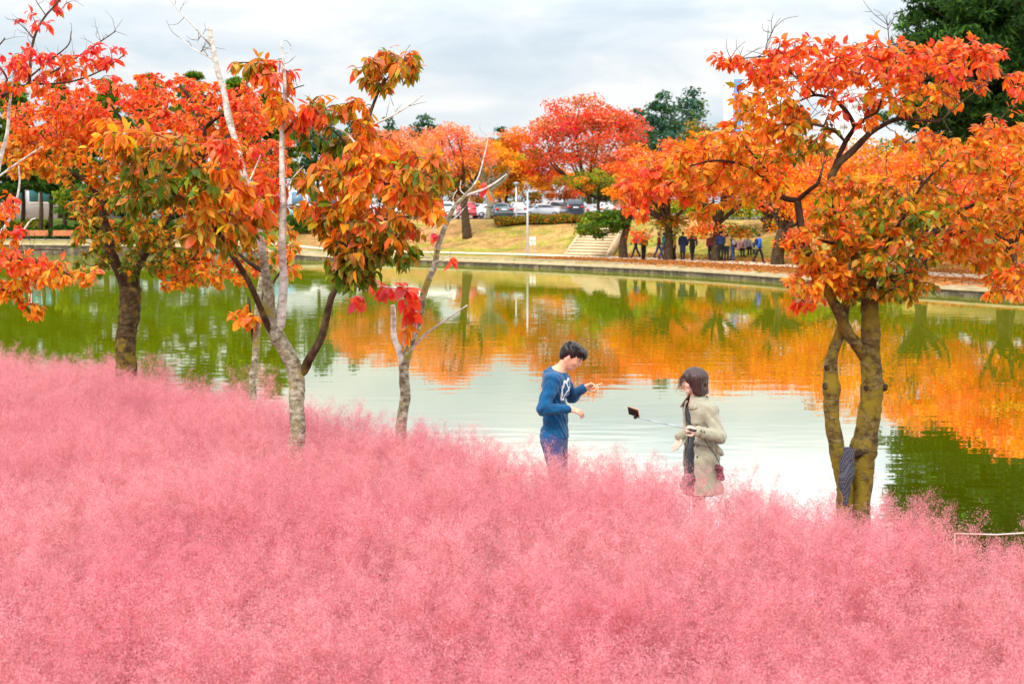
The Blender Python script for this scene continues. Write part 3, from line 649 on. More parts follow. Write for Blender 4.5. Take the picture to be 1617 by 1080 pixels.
B2 = [[(416, 400, 6), (404, 345, 5.6), (392, 294, 5.2), (383, 269, 5), (367, 210, 4.8), (355, 155, 4.5), (343, 108, 4.2), (333, 60, 4.2), (331, 44, 4)],
      [(384, 275, 2.6, .05), (375, 235, 2.3, .08), (366, 185, 2, .1), (352, 135, 1.8, .05)],
      [(437, 525, 7), (447, 505, 7.5), (446, 433, 6.3), (445, 364, 5.5), (445, 309, 5), (446, 232, 4), (449, 155, 3), (449, 108, 2.2), (443, 65, 1.4)],
      [(336, 75, 1.8), (318, 55, 1.6, -.1), (300, 35, 1.3, -.1), (280, 14, 1.1, -.1), (264, -6, .9, -.1)], [(340, 96, 1.3), (318, 84, 1.1), (300, 74, .9, .1), (283, 60, .6, .1)], [(318, 84, .8), (312, 70, .6), (314, 58, .5)], [(328, 90, .8), (322, 74, .6), (326, 62, .5)],
      [(575, 200, 1.8, -.1), (598, 194, 1.6, -.2), (627, 179, 1.4, -.3), (655, 160, 1.2, -.3), (668, 150, 1, -.3)], [(627, 179, .8, -.3), (622, 168, .6, -.3)], [(562, 228, 1.6, -.15), (545, 210, 1.5, 0), (520, 200, 1, .1)],
      [(392, 290, 1.6), (402, 270, 1.2, .1), (412, 245, .9, .1)], [(450, 85, .9), (456, 80, .7), (460, 74, .5)], [(446, 300, 1.6), (460, 285, 1.2, .1), (480, 262, .8, .2)]]
near_tree('persimmon_tree', 12.9, T2, L2, [
    (622, 98, 52, 24, 12, 'bigmix', 0, .35), (578, 112, 20, 22, 5, 'bigmix', 0, .2), (605, 130, 12, 15, 2, 'bigmix', 0, .1), (392, 100, 44, 10, 5, 'bigmix', 0, .15), (432, 120, 40, 26, 8, 'redtop', 0, .2), (445, 165, 32, 24, 5, 'orange', 0, .25), (485, 180, 40, 22, 7, 'redtop', .1, .3),
    (528, 168, 50, 20, 9, 'bigmix', .1, .3), (500, 215, 50, 20, 9, 'biggreen', .1, .3), (572, 190, 18, 40, 6, 'orange', -.1, .2), (600, 240, 45, 32, 10, 'orange', -.2, .4),
    (520, 275, 60, 32, 17, 'bigmix', 0, .5), (600, 300, 75, 42, 26, 'orange', -.2, .6), (672, 268, 42, 38, 13, 'bigmix', -.4, .5), (670, 330, 40, 30, 10, 'orange', -.4, .4), (520, 335, 52, 30, 14, 'bigmix', -.1, .5),
    (590, 362, 85, 34, 24, 'bigmix', -.2, .6), (555, 405, 52, 30, 20, 'biggreen', -.2, .5), (562, 436, 40, 14, 8, 'biggreen', -.2, .4), (620, 395, 36, 22, 8, 'biggreen', -.3, .4),
    (245, 232, 62, 28, 12, 'bigmix', -.8, .5), (185, 205, 50, 20, 7, 'orange', -.9, .3), (285, 285, 62, 34, 16, 'biggreen', -.8, .5), (340, 300, 60, 45, 18, 'orange', -.6, .5), (350, 355, 70, 38, 18, 'bigmix', -.5, .5), (395, 330, 40, 35, 9, 'orange', -.3, .4), (215, 290, 40, 40, 8, 'biggreen', -.8, .4), (425, 300, 28, 40, 6, 'redtop', .1, .3), (360, 235, 45, 30, 7, 'redtop', -.5, .3)],
    22, 'slim pale tree with large drooping green and orange leaves and a dead white stem', 'tree', (M_BARK_G, M_BARK_D, M_BARK_W), dict(hang=1.25, ratio=.44), .102, per=13, twig_r=.0045, dens=1.7, bare=B2, fine=60)
# ---- small thin tree behind it
near_tree('small_autumn_tree', 15.6, [[(398, 690, 6), (400, 620, 5.5), (403, 560, 5.5), (406, 515, 6), (409, 480, 5), (413, 440, 4), (420, 405, 3)]],
    [[(400, 540, 2.2), (396, 505, 2), (393, 470, 1.4)], [(409, 480, 2.5), (435, 440, 2, .1), (460, 410, 1.3, .1)]],
    [(388, 498, 22, 18, 8, 'orange', 0, .2), (455, 408, 26, 24, 8, 'orange', .1, .2), (430, 385, 30, 20, 6, 'mix', .1, .2)], 23,
    'thin leaning grey trunk with a few orange leaves behind the slim pale tree', 'tree', (M_BARK_G, M_BARK_D), dict(hang=.8), .11, per=8)
# ---- nearly bare little tree with red leaves
T4 = [[(634, 720, 9), (636, 655, 8.5), (638, 600, 8), (638, 577, 8), (644, 557, 6.5), (658, 518, 6), (668, 470, 5.5), (684, 422, 5), (694, 385, 4.5), (706, 350, 4), (719, 327, 3.3), (735, 309, 2.8), (746, 296, 2.2)]]
L4 = [[(637, 580, 5.5), (630, 555, 5), (624, 530, 4.5, .1), (622, 505, 4.2, .1), (619, 482, 3.8, .1)], [(746, 296, 1.6), (756, 278, 1.3), (764, 250, 1.1), (770, 225, .9), (772, 205, .6)],
      [(735, 309, 2.2), (762, 300, 1.8), (785, 287, 1.4), (800, 275, 1)], [(646, 556, 2.4), (672, 528, 2, -.1), (700, 508, 1.6, -.2), (738, 482, 1, -.3)],
      [(648, 545, 2), (657, 515, 1.8, -.1), (655, 486, 1.7, -.15), (640, 466, 1.5, -.2), (622, 456, 1.4, -.2), (598, 453, 1.2, -.2), (575, 459, 1, -.2)], [(632, 565, 1.6), (638, 530, 1.3, -.1), (642, 500, 1, -.1)],
      [(686, 415, 1.3), (698, 410, 1, -.1), (710, 404, .8, -.1)], [(694, 385, 1.2), (686, 372, 1), (683, 350, .8), (680, 330, .6)], [(706, 352, 1.3), (722, 342, 1), (732, 330, .7)], [(690, 400, .9), (684, 385, .7), (676, 372, .5)], [(719, 327, 1), (716, 312, .8), (722, 300, .5)], [(735, 309, 1), (727, 300, .8), (728, 286, .5)]]
near_tree('bare_red_leaf_tree', 14.2, T4, L4, [
    (622, 460, 26, 12, 9, 'red', -.2, .12), (645, 472, 16, 16, 6, 'red', -.2, .1), (565, 474, 16, 9, 4, 'red', -.2, .1), (655, 492, 8, 12, 3, 'red', -.15, .1), (644, 524, 8, 8, 2, 'orange', -.1, .1), (713, 412, 3, 4, 1, 'red', -.1, .02), (682, 368, 6, 5, 1, 'red', 0, .05), (690, 330, 14, 10, 2, 'red', 0, .1), (775, 292, 5, 3, 1, 'red', 0, .02), (600, 452, 16, 8, 4, 'red', -.2, .1)],
    24, 'nearly bare little grey tree with a few red leaves on an arching twig', 'tree', (M_BARK_G, M_BARK_W), dict(hang=1.1, ratio=.6, twig=M_TWIG_P), .105, per=5, twig_r=.004, fine=40)
# ---- the twin-trunk tree on the right
T5 = [[(1352, 880, 20), (1356, 800, 19), (1361, 756, 18), (1365, 705, 18.5), (1374, 653, 18), (1378, 611, 17), (1375, 549, 15.5), (1374, 482, 14), (1366, 445, 10), (1348, 400, 8), (1328, 362, 7), (1310, 328, 6.5)],
      [(1368, 566, 10), (1352, 543, 9.5, -.05), (1334, 522, 9, -.1), (1318, 484, 8.5, -.15), (1304, 452, 7, -.15), (1285, 415, 6.5, -.1)],
      [(1342, 870, 13, -.05), (1331, 767, 13, -.08), (1322, 725, 12.5, -.08), (1314, 663, 12, -.1), (1310, 616, 12, -.1), (1311, 580, 9.5, -.1), (1321, 539, 8.5, -.05), (1328, 505, 7.5, 0), (1338, 470, 6.5, .1), (1350, 440, 5, .2)]]
L5 = [[(1290, 425, 6.4, -.1), (1285, 415, 6.3, -.1), (1270, 380, 6, -.1), (1262, 345, 6, -.1), (1259, 317, 5.5, -.1)],
      [(1259, 317, 4.8, -.1), (1237, 311, 4.2, -.1), (1210, 285, 3.4, -.2), (1181, 263, 2.6, -.2), (1135, 254, 1.8, -.3), (1090, 262, 1.2, -.3)], [(1259, 317, 4, -.1), (1276, 300, 3.4, -.2), (1290, 288, 2.6, -.3), (1300, 260, 1.6, -.3)], [(1240, 308, 2.6, -.1), (1225, 290, 2.4, 0), (1200, 258, 2, .1), (1170, 225, 1.4, .1)],
      [(1310, 328, 6.5), (1309, 290, 6), (1322, 262, 6), (1345, 240, 5.5), (1368, 215, 4.5), (1384, 203, 4), (1415, 189, 3, -.1), (1450, 190, 2.4, -.2), (1484, 193, 1.8, -.3)],
      [(1310, 292, 4.5), (1330, 235, 4.2, .1), (1340, 215, 4, .1), (1352, 200, 3.6, .1), (1368, 188, 3, .1), (1386, 178, 2.4, .1)], [(1350, 201, 4, .1), (1340, 180, 3.6, .1), (1327, 165, 3.2, .1), (1310, 155, 2.8, .1), (1286, 151, 2, .1), (1262, 160, 1.3, .1)],
      [(1335, 225, 2.6, 0), (1318, 208, 2.4, -.1), (1300, 200, 2, -.2), (1270, 195, 1.6, -.2), (1243, 197, 1.2, -.2)],
      [(1386, 178, 2), (1395, 150, 1.6), (1400, 110, 1.3), (1404, 70, .9), (1402, 40, .6)], [(1290, 152, 1.8, .1), (1265, 130, 1.5), (1235, 105, 1.2), (1210, 80, .9), (1222, 45, .6)], [(1210, 90, 1), (1180, 92, .8), (1150, 98, .6)], [(1484, 193, 1.4, -.3), (1520, 160, 1.1, -.3), (1560, 130, .8, -.3)],
      [(1376, 480, 8), (1396, 462, 7, .1), (1430, 425, 6, .2), (1462, 385, 5, .3), (1500, 345, 4, .4), (1535, 325, 3, .5), (1580, 315, 2, .5)], [(1462, 385, 3.6, .3), (1500, 372, 3, .2), (1545, 360, 2.4, .1), (1590, 380, 1.8, 0)], [(1374, 478, 6), (1380, 440, 5, -.2), (1400, 395, 4, -.3), (1430, 340, 3, -.4), (1460, 290, 2.2, -.5), (1500, 250, 1.4, -.5)],
      [(1345, 395, 3.4), (1320, 385, 3, -.2), (1290, 380, 2.2, -.3)], [(1390, 465, 3), (1400, 440, 2.4, -.2), (1440, 430, 1.6, -.3)], [(1415, 189, 2), (1440, 150, 1.6, 0), (1480, 110, 1.2, .1), (1530, 85, .9, .1)]]
near_tree('twin_trunk_tree', 10.6, T5, L5, [
    (1385, 95, 95, 40, 36, 'redtop', 0, .6), (1300, 75, 120, 22, 10, 'redtop', 0, .5), (1480, 72, 90, 16, 9, 'redtop', 0, .5), (1350, 170, 60, 30, 8, 'redtop', 0, .5), (1255, 108, 70, 34, 38, 'redtop', 0, .6), (1160, 95, 34, 10, 7, 'redtop', 0, .2), (1210, 160, 60, 40, 34, 'orange', 0, .6), (1320, 118, 40, 20, 14, 'redtop', 0, .5), (1500, 108, 90, 38, 36, 'redtop', .1, .5), (1560, 80, 28, 16, 7, 'redtop', .1, .3), (1440, 155, 80, 28, 30, 'orange', 0, .5),
    (1180, 225, 80, 42, 44, 'orange', -.1, .6), (1085, 262, 75, 40, 40, 'orange', -.2, .5), (1025, 288, 50, 28, 22, 'redtop', -.2, .3), (1000, 330, 25, 20, 6, 'redtop', -.2, .2), (1270, 215, 50, 40, 24, 'mix', -.1, .5), (1190, 290, 70, 26, 24, 'orange', -.1, .5), (1110, 320, 45, 22, 10, 'orange', -.1, .3),
    (1340, 330, 70, 50, 32, 'mix', -.2, .5), (1310, 385, 60, 40, 34, 'orange', -.2, .5), (1400, 400, 80, 48, 56, 'mix', -.2, .6), (1290, 440, 52, 36, 26, 'orange', -.2, .4), (1430, 445, 60, 26, 22, 'mix', 0, .4), (1350, 455, 50, 22, 14, 'mix', 0, .3), (1270, 480, 22, 12, 4, 'redtop', -.1, .2),
    (1440, 320, 80, 50, 38, 'mix', -.2, .6), (1530, 320, 80, 60, 56, 'orange', .2, .6), (1480, 240, 90, 36, 26, 'orange', -.3, .5), (1580, 230, 50, 50, 24, 'orange', .1, .5), (1560, 400, 62, 34, 30, 'orange', .2, .4), (1595, 450, 40, 36, 20, 'orange', .1, .4), (1500, 385, 50, 30, 18, 'orange', .2, .4), (1640, 330, 60, 90, 40, 'orange', .2, .5), (1640, 150, 50, 50, 14, 'redtop', .1, .4)],
    25, 'mossy yellow twin trunk tree with a wide orange crown on the right', 'tree', (M_BARK_Y, M_BARK_D), dict(hang=.45, ratio=.56), .058, per=15, twig_r=.0042, dens=1.35, fine=220,
    knots=[((1303, 612, 0, -.1), .016, .06), ((1306, 583, 0, -.1), .014, .03), ((1392, 608, 0), .018, .035), ((1372, 612, 0), .012, .06), ((1358, 708, 0), .022, .06)])
# ---- branches of a tree rooted beyond the left edge
T0 = [[(-150, 720, 16), (-140, 560, 15), (-120, 480, 13), (-110, 380, 12), (-90, 280, 9), (-60, 200, 7), (-20, 165, 5)]]
L0 = [[(-20, 165, 4), (20, 142, 3), (44, 134, 2.8), (48, 110, 2.4), (50, 78, 2.2), (58, 48, 2), (72, 25, 1.7), (90, 6, 1.4), (104, -12, 1)], [(-30, 168, 2.6), (10, 130, 1.8, -.1), (-10, 90, 1.4, -.1), (8, 60, 1, -.1)], [(50, 120, 1.6), (80, 95, 1.4, .1), (108, 72, 1.1, .1), (113, 50, .8, .1)], [(52, 128, 1.6), (100, 105, 1.4, .2), (150, 72, 1.1, .2), (182, 50, .8, .2)], [(44, 134, 1.8), (110, 130, 1.5, 0), (160, 112, 1.2, 0), (195, 88, .9, 0)], [(52, 60, 1), (36, 42, .8), (20, 30, .5)], [(72, 25, .9), (58, 4, .7), (54, -6, .5)], [(80, 15, .9), (92, 20, .6), (104, 6, .4)],
      [(-118, 470, 7), (-60, 430, 5, -.2), (-10, 412, 3.4, -.3), (40, 410, 2.6, -.3), (80, 420, 2, -.3), (120, 440, 1.4, -.3)], [(-60, 430, 4, -.2), (-20, 450, 3, -.2), (20, 465, 2, -.2), (50, 495, 1.2, -.2)], [(-10, 412, 2.4, -.3), (50, 395, 1.6, -.3), (100, 395, 1.2, -.3)]]
B0 = [[(-105, 370, 5), (-50, 330, 4.2, .3), (-10, 290, 3.6, .3), (4, 240, 3.2, .3), (13, 190, 2.6, .3), (18, 140, 1.6, .3), (20, 120, .9, .3)], [(-60, 420, 3.4, .3), (-10, 380, 2.8, .3), (12, 352, 2.4, .3), (24, 320, 2, .3), (30, 290, 1.6, .3), (30, 262, 1, .3)], [(-30, 440, 2.4, -.1), (5, 405, 2, -.1), (30, 375, 1.7, -.1), (46, 350, 1.4, -.1), (56, 345, .8, -.1)], [(-30, 300, 2, .2), (10, 270, 1.6, .2), (40, 250, 1.3, .2), (66, 232, .9, .2)]]
near_tree('red_leaf_tree', 14.6, T0, L0, [
    (35, 95, 50, 24, 12, 'red', 0, .4), (85, 105, 70, 22, 18, 'redtop', .1, .4), (160, 88, 40, 20, 9, 'red', .1, .3), (60, 35, 30, 30, 3, 'red', 0, .3), (90, 3, 22, 8, 3, 'red', 0, .2), (-20, 130, 40, 30, 10, 'red', 0, .4), (40, 130, 80, 12, 10, 'redtop', 0, .3),
    (25, 410, 48, 24, 18, 'redtop', -.3, .4), (70, 432, 60, 24, 24, 'orange', -.3, .4), (132, 432, 28, 14, 7, 'orange', -.3, .2), (15, 450, 45, 26, 16, 'orange', -.2, .3), (45, 485, 28, 13, 7, 'orange', -.2, .2), (-20, 340, 40, 40, 10, 'redtop', 0, .4), (12, 322, 18, 20, 4, 'redtop', 0, .2), (28, 362, 12, 8, 2, 'red', -.1, .1), (12, 375, 22, 14, 4, 'orange', -.2, .2)],
    26, 'sparse red leaved branches reaching in from beyond the left edge', 'tree', (M_BARK_D, M_TWIG, M_BARK_W), dict(hang=.7, ratio=.5, twig=M_TWIG), .075, per=11, twig_r=.0036, dens=1.4, bare=B0, fine=150)

# ---- dark checked cloth tucked in the fork of the twin trunks
def fork_cloth():
    org = P(1336, 790, 10.42); root_z = org[2]; rng = np.random.default_rng(4); V = []; nr, nc = 30, 11
    for i in range(nr):
        t = i / (nr - 1); py = 706 + t * 92; wpx = (4.5 + 6.5 * math.sin(math.pi * min(1, t * 1.15)) ** .8 + 2 * (1 - t)) * (1 - .55 * max(0, t - .6)); cx = 1338 - 3.2 * t + 1.2 * math.sin(t * 7)
        for j in range(nc):
            a = j / (nc) * 2 * math.pi
            p = P(cx + math.cos(a) * wpx, py, 10.34 + math.sin(a) * .035 + .012 * math.sin(a * 3 + t * 5)) + np.array([.006 * math.sin(a * 2 + t * 17), 0, .004 * math.sin(a * 5)]); V.append(p - org)
    Fs = [(i * nc + j, i * nc + (j + 1) % nc, (i + 1) * nc + (j + 1) % nc, (i + 1) * nc + j) for i in range(nr - 1) for j in range(nc)]
    Fs += [tuple(range(nc))[::-1], tuple((nr - 1) * nc + j for j in range(nc))]
    m, t, o = newmat('checked_cloth'); c = N(t, 'ShaderNodeTexCoord'); mp_ = N(t, 'ShaderNodeMapping'); mp_.inputs['Rotation'].default_value = (0, .35, 0); t.links.new(c.outputs['Object'], mp_.inputs[0])
    ck = N(t, 'ShaderNodeTexChecker', ins={'Scale': 85, 'Color1': (.01, .01, .018, 1), 'Color2': (.10, .10, .13, 1)}); t.links.new(mp_.outputs[0], ck.inputs[0])
    b = N(t, 'ShaderNodeBsdfPrincipled', ins={'Roughness': .85}); t.links.new(ck.outputs[0], b.inputs['Base Color']); t.links.new(b.outputs[0], o.inputs[0])
    tag(link('checked_cloth', poly_mesh('checked_cloth', np.array(V), Fs, True), m, None, org), 'dark checked cloth tucked into the fork of the mossy twin trunks', 'cloth')
fork_cloth()
# ------------------------------------------------------------------ the far bank: trees, hedges, stairs, lamps, cars, benches, buildings
M_FLEAF = mat_leaf('far_foliage', .35, .6, spec=.1)
FP = {
 'maple': [('red', 4), ('crimson', 1.4), ('pink', 1), ('salmon', 1), ('dorange', 3.4), ('brown', 1.8)],
 'orange': [('orange', 5), ('dorange', 2), ('red', 1.6), ('yellow', 1.4), ('salmon', 1.2)],
 'yellow': [('orange', 4), ('yellow', 4), ('lime', .8), ('dorange', 1.6)],
 'salmon': [('salmon', 5), ('pink', 2.4), ('orange', 2), ('dorange', 1)],
 'redorange': [('orange', 4), ('red', 4), ('salmon', 1.5), ('dorange', 1.5)],
 'greenorange': [('olive', 2), ('mgreen', 2), ('lime', 1.4), ('dorange', 2), ('orange', 1.2)],
 'green': [('mgreen', 4), ('lime', 1), ('olive', 1.4), ('dgreen', 1.2)],
 'pinedark': [('dgreen', 6), ('deep', 4), ('mgreen', 1)], 'pine': [('dgreen', 4), ('mgreen', 3)], 'teal': [('teal', 4), ('dgreen', 2), ('mgreen', 1)],
 'hedge': [('olive', 3), ('mgreen', 1.6), ('dorange', 1.8), ('dgreen', .8), ('brown', 1.4)], 'darkhedge': [('dgreen', 4), ('mgreen', 2)], 'yhedge': [('lime', 4), ('mgreen', 2), ('yellow', 1)],
}
def rhombs(c, size, rng, col, flat=1.0, elong=1.5):
    n = len(c); d = unit(rng.normal(size=(n, 3)) * [1, 1, flat]); s = unit(np.cross(d, rng.normal(size=(n, 3)))); L = size[:, None]
    V = np.stack([c - d * L * .5 * elong, c + s * L * .45, c + d * L * .5 * elong, c - s * L * .45], 1).reshape(-1, 3)
    Fq = np.arange(n * 4).reshape(n, 4); return V, Fq, np.repeat(col, 4, axis=0)
def far_tree(px, D, ytop, rxp, ybot, pal, seed, label, cat='tree', name='far_tree', lobes=(), trunk_px=None, tr=.16, nclump=70, per=110, leaf=.16, group='autumn trees beyond the pond', fork=True, barkm=None, gap=.0, z0=None):
    rng = np.random.default_rng(seed); k = F / D
    tx = XY(trunk_px if trunk_px is not None else px, D); zb = gz(tx, D) if z0 is None else z0
    org = np.array([tx, D, zb]); root = empty(name, org); tag(root, label, cat, group)
    ctr = P(px, (ytop + ybot) / 2, D) - org; R_ = np.array([rxp / k, rxp / k * .9, (ybot - ytop) / 2 / k])
    cs, pn = [], []
    for i in range(nclump):
        v = unit(rng.normal(size=3)); v = v * (.35 + .65 * rng.random() ** .45)
        if v[2] < -.55 and rng.random() < .6: v[2] *= -.6
        cs.append(ctr + v * R_ * np.array([1, 1, 1]) + rng.normal(size=3) * .05 * R_); pn.append(pal)
    for (lx, ly, rx, ry, lp, ln) in lobes:
        lc = P(lx, ly, D) - org
        for i in range(ln):
            v = unit(rng.normal(size=3)) * rng.random() ** .5; cs.append(lc + v * np.array([rx / k, rx / k * .7, ry / k])); pn.append(lp)
    cs = np.array(cs); rc = .24 * (R_[0] + R_[2]) / 2 + .12
    V, C, S = [], [], []
    for c, p in zip(cs, pn):
        n = int(per * (.6 + .8 * rng.random())); names = FP[p]; w = np.array([x[1] for x in names], float); w /= w.sum()
        main = G[names[rng.choice(len(w), p=w)][0]]; j = rng.normal(1, .13)
        q = unit(rng.normal(size=(n, 3))) * (rng.random((n, 1)) ** .5) * rc * np.array([1.15, 1.15, .62]); V.append(c + q)
        sub = np.array([G[names[rng.choice(len(w), p=w)][0]] for _ in range(n)]); mixw = (rng.random((n, 1)) < .38)
        C.append(np.clip(np.where(mixw, sub, main) * j * rng.normal(1, .14, (n, 1)), 0, 1)); S.append(leaf * rng.uniform(.6, 1.35, n))
    V, Fq, C = rhombs(np.vstack(V), np.concatenate(S), rng, np.vstack(C), .6)
    link('crown', poly_mesh('crown', V, [Fq], False, C), M_FLEAF, root)
    mb = MB(); top = ctr + np.array([0, 0, -R_[2] * .1]); hf = (ctr[2] - R_[2]) * .75 if fork else (ctr[2])
    hf = max(.8, hf); bend = rng.normal(size=2) * .12
    q, r = smooth_path([[0, 0, -.15], [bend[0], bend[1], hf * .5], [ctr[0] * .25, ctr[1] * .25, hf]], [tr * 1.35, tr, tr * .85], .3); mb.add(*tube_geo(q, r, 8, True, .15, rng))
    ends = cs[rng.permutation(len(cs))[:14]]
    for e_ in ends:
        m1 = q[-1] * .5 + e_ * .5 + rng.normal(size=3) * .15 * R_[0] * np.array([1, 1, .3]); p2, r2 = smooth_path([q[-1], m1, e_], [tr * .55, tr * .3, tr * .08], .35); mb.add(*tube_geo(p2, r2, 5, False))
    mb.build('trunk', barkm or M_BARK_D, root, True); return root
def pine(px, D, ytop, rxp, ybot, seed, label, group=None, trunk_px=None, tr=.2, tiers=11, pal='pine', leaf=.32, per=46, conic=.5, nb=9, name='pine_tree'):
    rng = np.random.default_rng(seed); k = F / D; tx = XY(px if trunk_px is None else trunk_px, D); org = np.array([tx, D, gz(tx, D)]); root = empty(name, org); tag(root, label, 'tree', group)
    top = P(px, ytop, D) - org; bot = P(px, ybot, D) - org; Rm = rxp / k; mb = MB(); V, C, S = [], [], []
    q, r = smooth_path([[0, 0, -.2], [top[0] * .3 + .15, .1, top[2] * .4], [top[0], 0, top[2] * .97]], [tr, tr * .75, tr * .15], .5); mb.add(*tube_geo(q, r, 7, True, .15, rng))
    names = FP[pal]; w = np.array([x[1] for x in names], float); w /= w.sum()
    for i in range(tiers * 3):
        t = min(1, i / (tiers * 3 - 1) + rng.normal() * .03) ** .9 if i else 0; t = max(0, t); z = bot[2] + (top[2] - bot[2]) * t; c0 = q[np.argmin(abs(q[:, 2] - z))]; Rt = Rm * ((1 - t) ** conic * .9 + .13)
        for b in range(max(3, nb // 2)):
            a = rng.random() * 6.283; L = Rt * rng.uniform(.6, 1.08); e_ = c0 + np.array([math.cos(a) * L, math.sin(a) * L, L * rng.uniform(-.1, .45)])
            mb.add(*tube_geo(np.array([c0, c0 * .5 + e_ * .5 + [0, 0, -.05 * L], e_]), [tr * .22, tr * .13, tr * .04], 4, False))
            for s in np.linspace(.3, 1, max(3, int(L / .6))):
                c = c0 * (1 - s) + e_ * s + rng.normal(size=3) * .1 * L * np.array([1, 1, .4]); n = int(per * rng.uniform(.6, 1.3))
                V.append(c + unit(rng.normal(size=(n, 3))) * (rng.random((n, 1)) ** .6) * np.array([.55, .55, .28]) * min(1.3, Rm * .3)); j = rng.normal(1, .2)
                C.append(np.clip(np.array([G[names[x][0]] for x in rng.choice(len(w), n, p=w)]) * j, 0, 1)); S.append(leaf * rng.uniform(.6, 1.3, n))
    V, Fq, C = rhombs(np.vstack(V), np.concatenate(S) * .48, rng, np.vstack(C), 1.0, 3.6)
    link('crown', poly_mesh('crown', V, [Fq], False, C), M_FLEAF, root); mb.build('trunk', M_BARK_D, root, True); return root
def hedge(name, pts, w, h, pal, seed, label, n=5000, leaf=.11, group=None, cat='hedge'):
    """pts: list of (x,y) world centre line"""
    rng = np.random.default_rng(seed); pts = np.array(pts, float); d = np.r_[0, np.cumsum(np.linalg.norm(np.diff(pts, axis=0), axis=1))]
    s = rng.random(n) * d[-1]; x = np.interp(s, d, pts[:, 0]); y = np.interp(s, d, pts[:, 1]); a = rng.random(n) * math.pi; hh = h * (.85 + .2 * np.sin(s * 1.7 + seed) * np.sin(s * .61))
    rr = .72 + .3 * rng.random(n); q = np.column_stack([x + rng.normal(size=n) * .05, y + np.cos(a) * w / 2 * rr, ground_z(x, y) + np.maximum(.03, np.sin(a) ** .6 * hh * rr)])
    names = FP[pal]; wt_ = np.array([k[1] for k in names], float); wt_ /= wt_.sum(); C = np.array([G[names[i][0]] for i in rng.choice(len(wt_), n, p=wt_)]) * rng.normal(1, .18, (n, 1))
    org = np.array([pts[0][0], pts[0][1], gz(*pts[0])]); V, Fq, C = rhombs(q - org, leaf * rng.uniform(.7, 1.4, n), rng, np.clip(C, 0, 1))
    return tag(link(name, poly_mesh(name, V, [Fq], False, C), M_FLEAF, None, org), label, cat, group)

# trees on and behind the parking lot
far_tree(930, 148, 158, 95, 288, 'maple', 1, 'big round crimson maple standing above the parked cars', name='maple_tree', nclump=120, per=120, leaf=.21, tr=.3)
far_tree(800, 152, 208, 62, 290, 'orange', 2, 'orange tree just left of the big crimson maple', name='maple_tree', nclump=70, leaf=.2, lobes=[(850, 260, 45, 45, 'redorange', 30), (800, 285, 70, 22, 'yellow', 30)])
far_tree(712, 119, 196, 66, 285, 'salmon', 3, 'loose salmon pink tree with forked grey trunk behind the red car', name='cherry_tree', trunk_px=738, nclump=85, per=90, leaf=.14, tr=.34, lobes=[(710, 285, 40, 20, 'greenorange', 14), (735, 250, 30, 25, 'orange', 14)])
far_tree(770, 136, 225, 50, 288, 'yellow', 4, 'yellow orange tree with thick grey trunk beside the lot lamp', name='cherry_tree', trunk_px=774, nclump=46, per=90, leaf=.16, tr=.38, barkm=M_BARK_G)
far_tree(640, 143, 205, 58, 305, 'salmon', 5, 'pale salmon tree half hidden behind the slim pale tree', name='cherry_tree', nclump=95, per=90, leaf=.17, tr=.2)
far_tree(575, 146, 208, 58, 310, 'salmon', 6, 'dull salmon tree left of the pale salmon one', name='cherry_tree', nclump=90, per=90, leaf=.17, tr=.2, lobes=[(560, 300, 50, 25, 'greenorange', 16)])
far_tree(935, 130, 272, 56, 306, 'greenorange', 7, 'low green and orange tree over the dark car', name='cherry_tree', trunk_px=948, nclump=60, per=85, leaf=.14, tr=.16, lobes=[(980, 300, 40, 30, 'green', 22)])
far_tree(1035, 140, 222, 75, 300, 'redorange', 8, 'red orange tree behind the end of the parked cars', name='maple_tree', nclump=70, leaf=.2)
# the row along the path
far_tree(1010, 96.5, 276, 42, 340, 'redorange', 11, 'first dark leaning trunk beside the stairs with low green branch', name='cherry_tree', trunk_px=985, nclump=50, per=110, leaf=.12, tr=.27, lobes=[(950, 356, 36, 18, 'green', 26), (925, 366, 18, 12, 'green', 8), (975, 345, 25, 18, 'green', 14)])
far_tree(1060, 91.5, 235, 78, 334, 'redorange', 12, 'second path tree with red orange crown beside walkers', name='cherry_tree', trunk_px=1055, nclump=95, per=110, leaf=.125, tr=.27, lobes=[(1060, 358, 30, 12, 'greenorange', 12), (1008, 376, 10, 9, 'redorange', 3), (1000, 300, 30, 26, 'orange', 18)])
far_tree(1145, 89.5, 222, 88, 334, 'orange', 13, 'third path tree with wide orange crown in front of the seated walkers', name='cherry_tree', trunk_px=1131, nclump=110, per=110, leaf=.125, tr=.27, lobes=[(1112, 362, 16, 9, 'redorange', 6), (1165, 362, 36, 8, 'greenorange', 8)])
far_tree(1225, 100, 225, 85, 336, 'orange', 14, 'dark twin trunk tree on the slope behind the blue jacket', name='cherry_tree', trunk_px=1212, nclump=90, per=100, leaf=.14, tr=.3, lobes=[(1225, 362, 40, 10, 'greenorange', 8)])
far_tree(1258, 83, 235, 62, 345, 'redorange', 15, 'fourth path tree with red leaves hanging low to the right of the blue jacket', name='cherry_tree', trunk_px=1229, nclump=90, per=100, leaf=.12, tr=.33, lobes=[(1243, 385, 20, 20, 'redorange', 14)])
far_tree(1345, 74, 225, 100, 385, 'orange', 16, 'orange path tree seen through the twin trunk tree', name='cherry_tree', nclump=110, per=100, leaf=.115, tr=.26, lobes=[(1380, 390, 45, 20, 'green', 14)])
far_tree(1455, 67, 220, 105, 375, 'orange', 17, 'orange path tree with trunk mirrored in the pond right of the twin trunks', name='cherry_tree', nclump=120, per=100, leaf=.11, tr=.26)
far_tree(1590, 61, 205, 115, 375, 'redorange', 18, 'orange path tree at the right end of the wall', name='cherry_tree', nclump=130, per=100, leaf=.11, tr=.26)
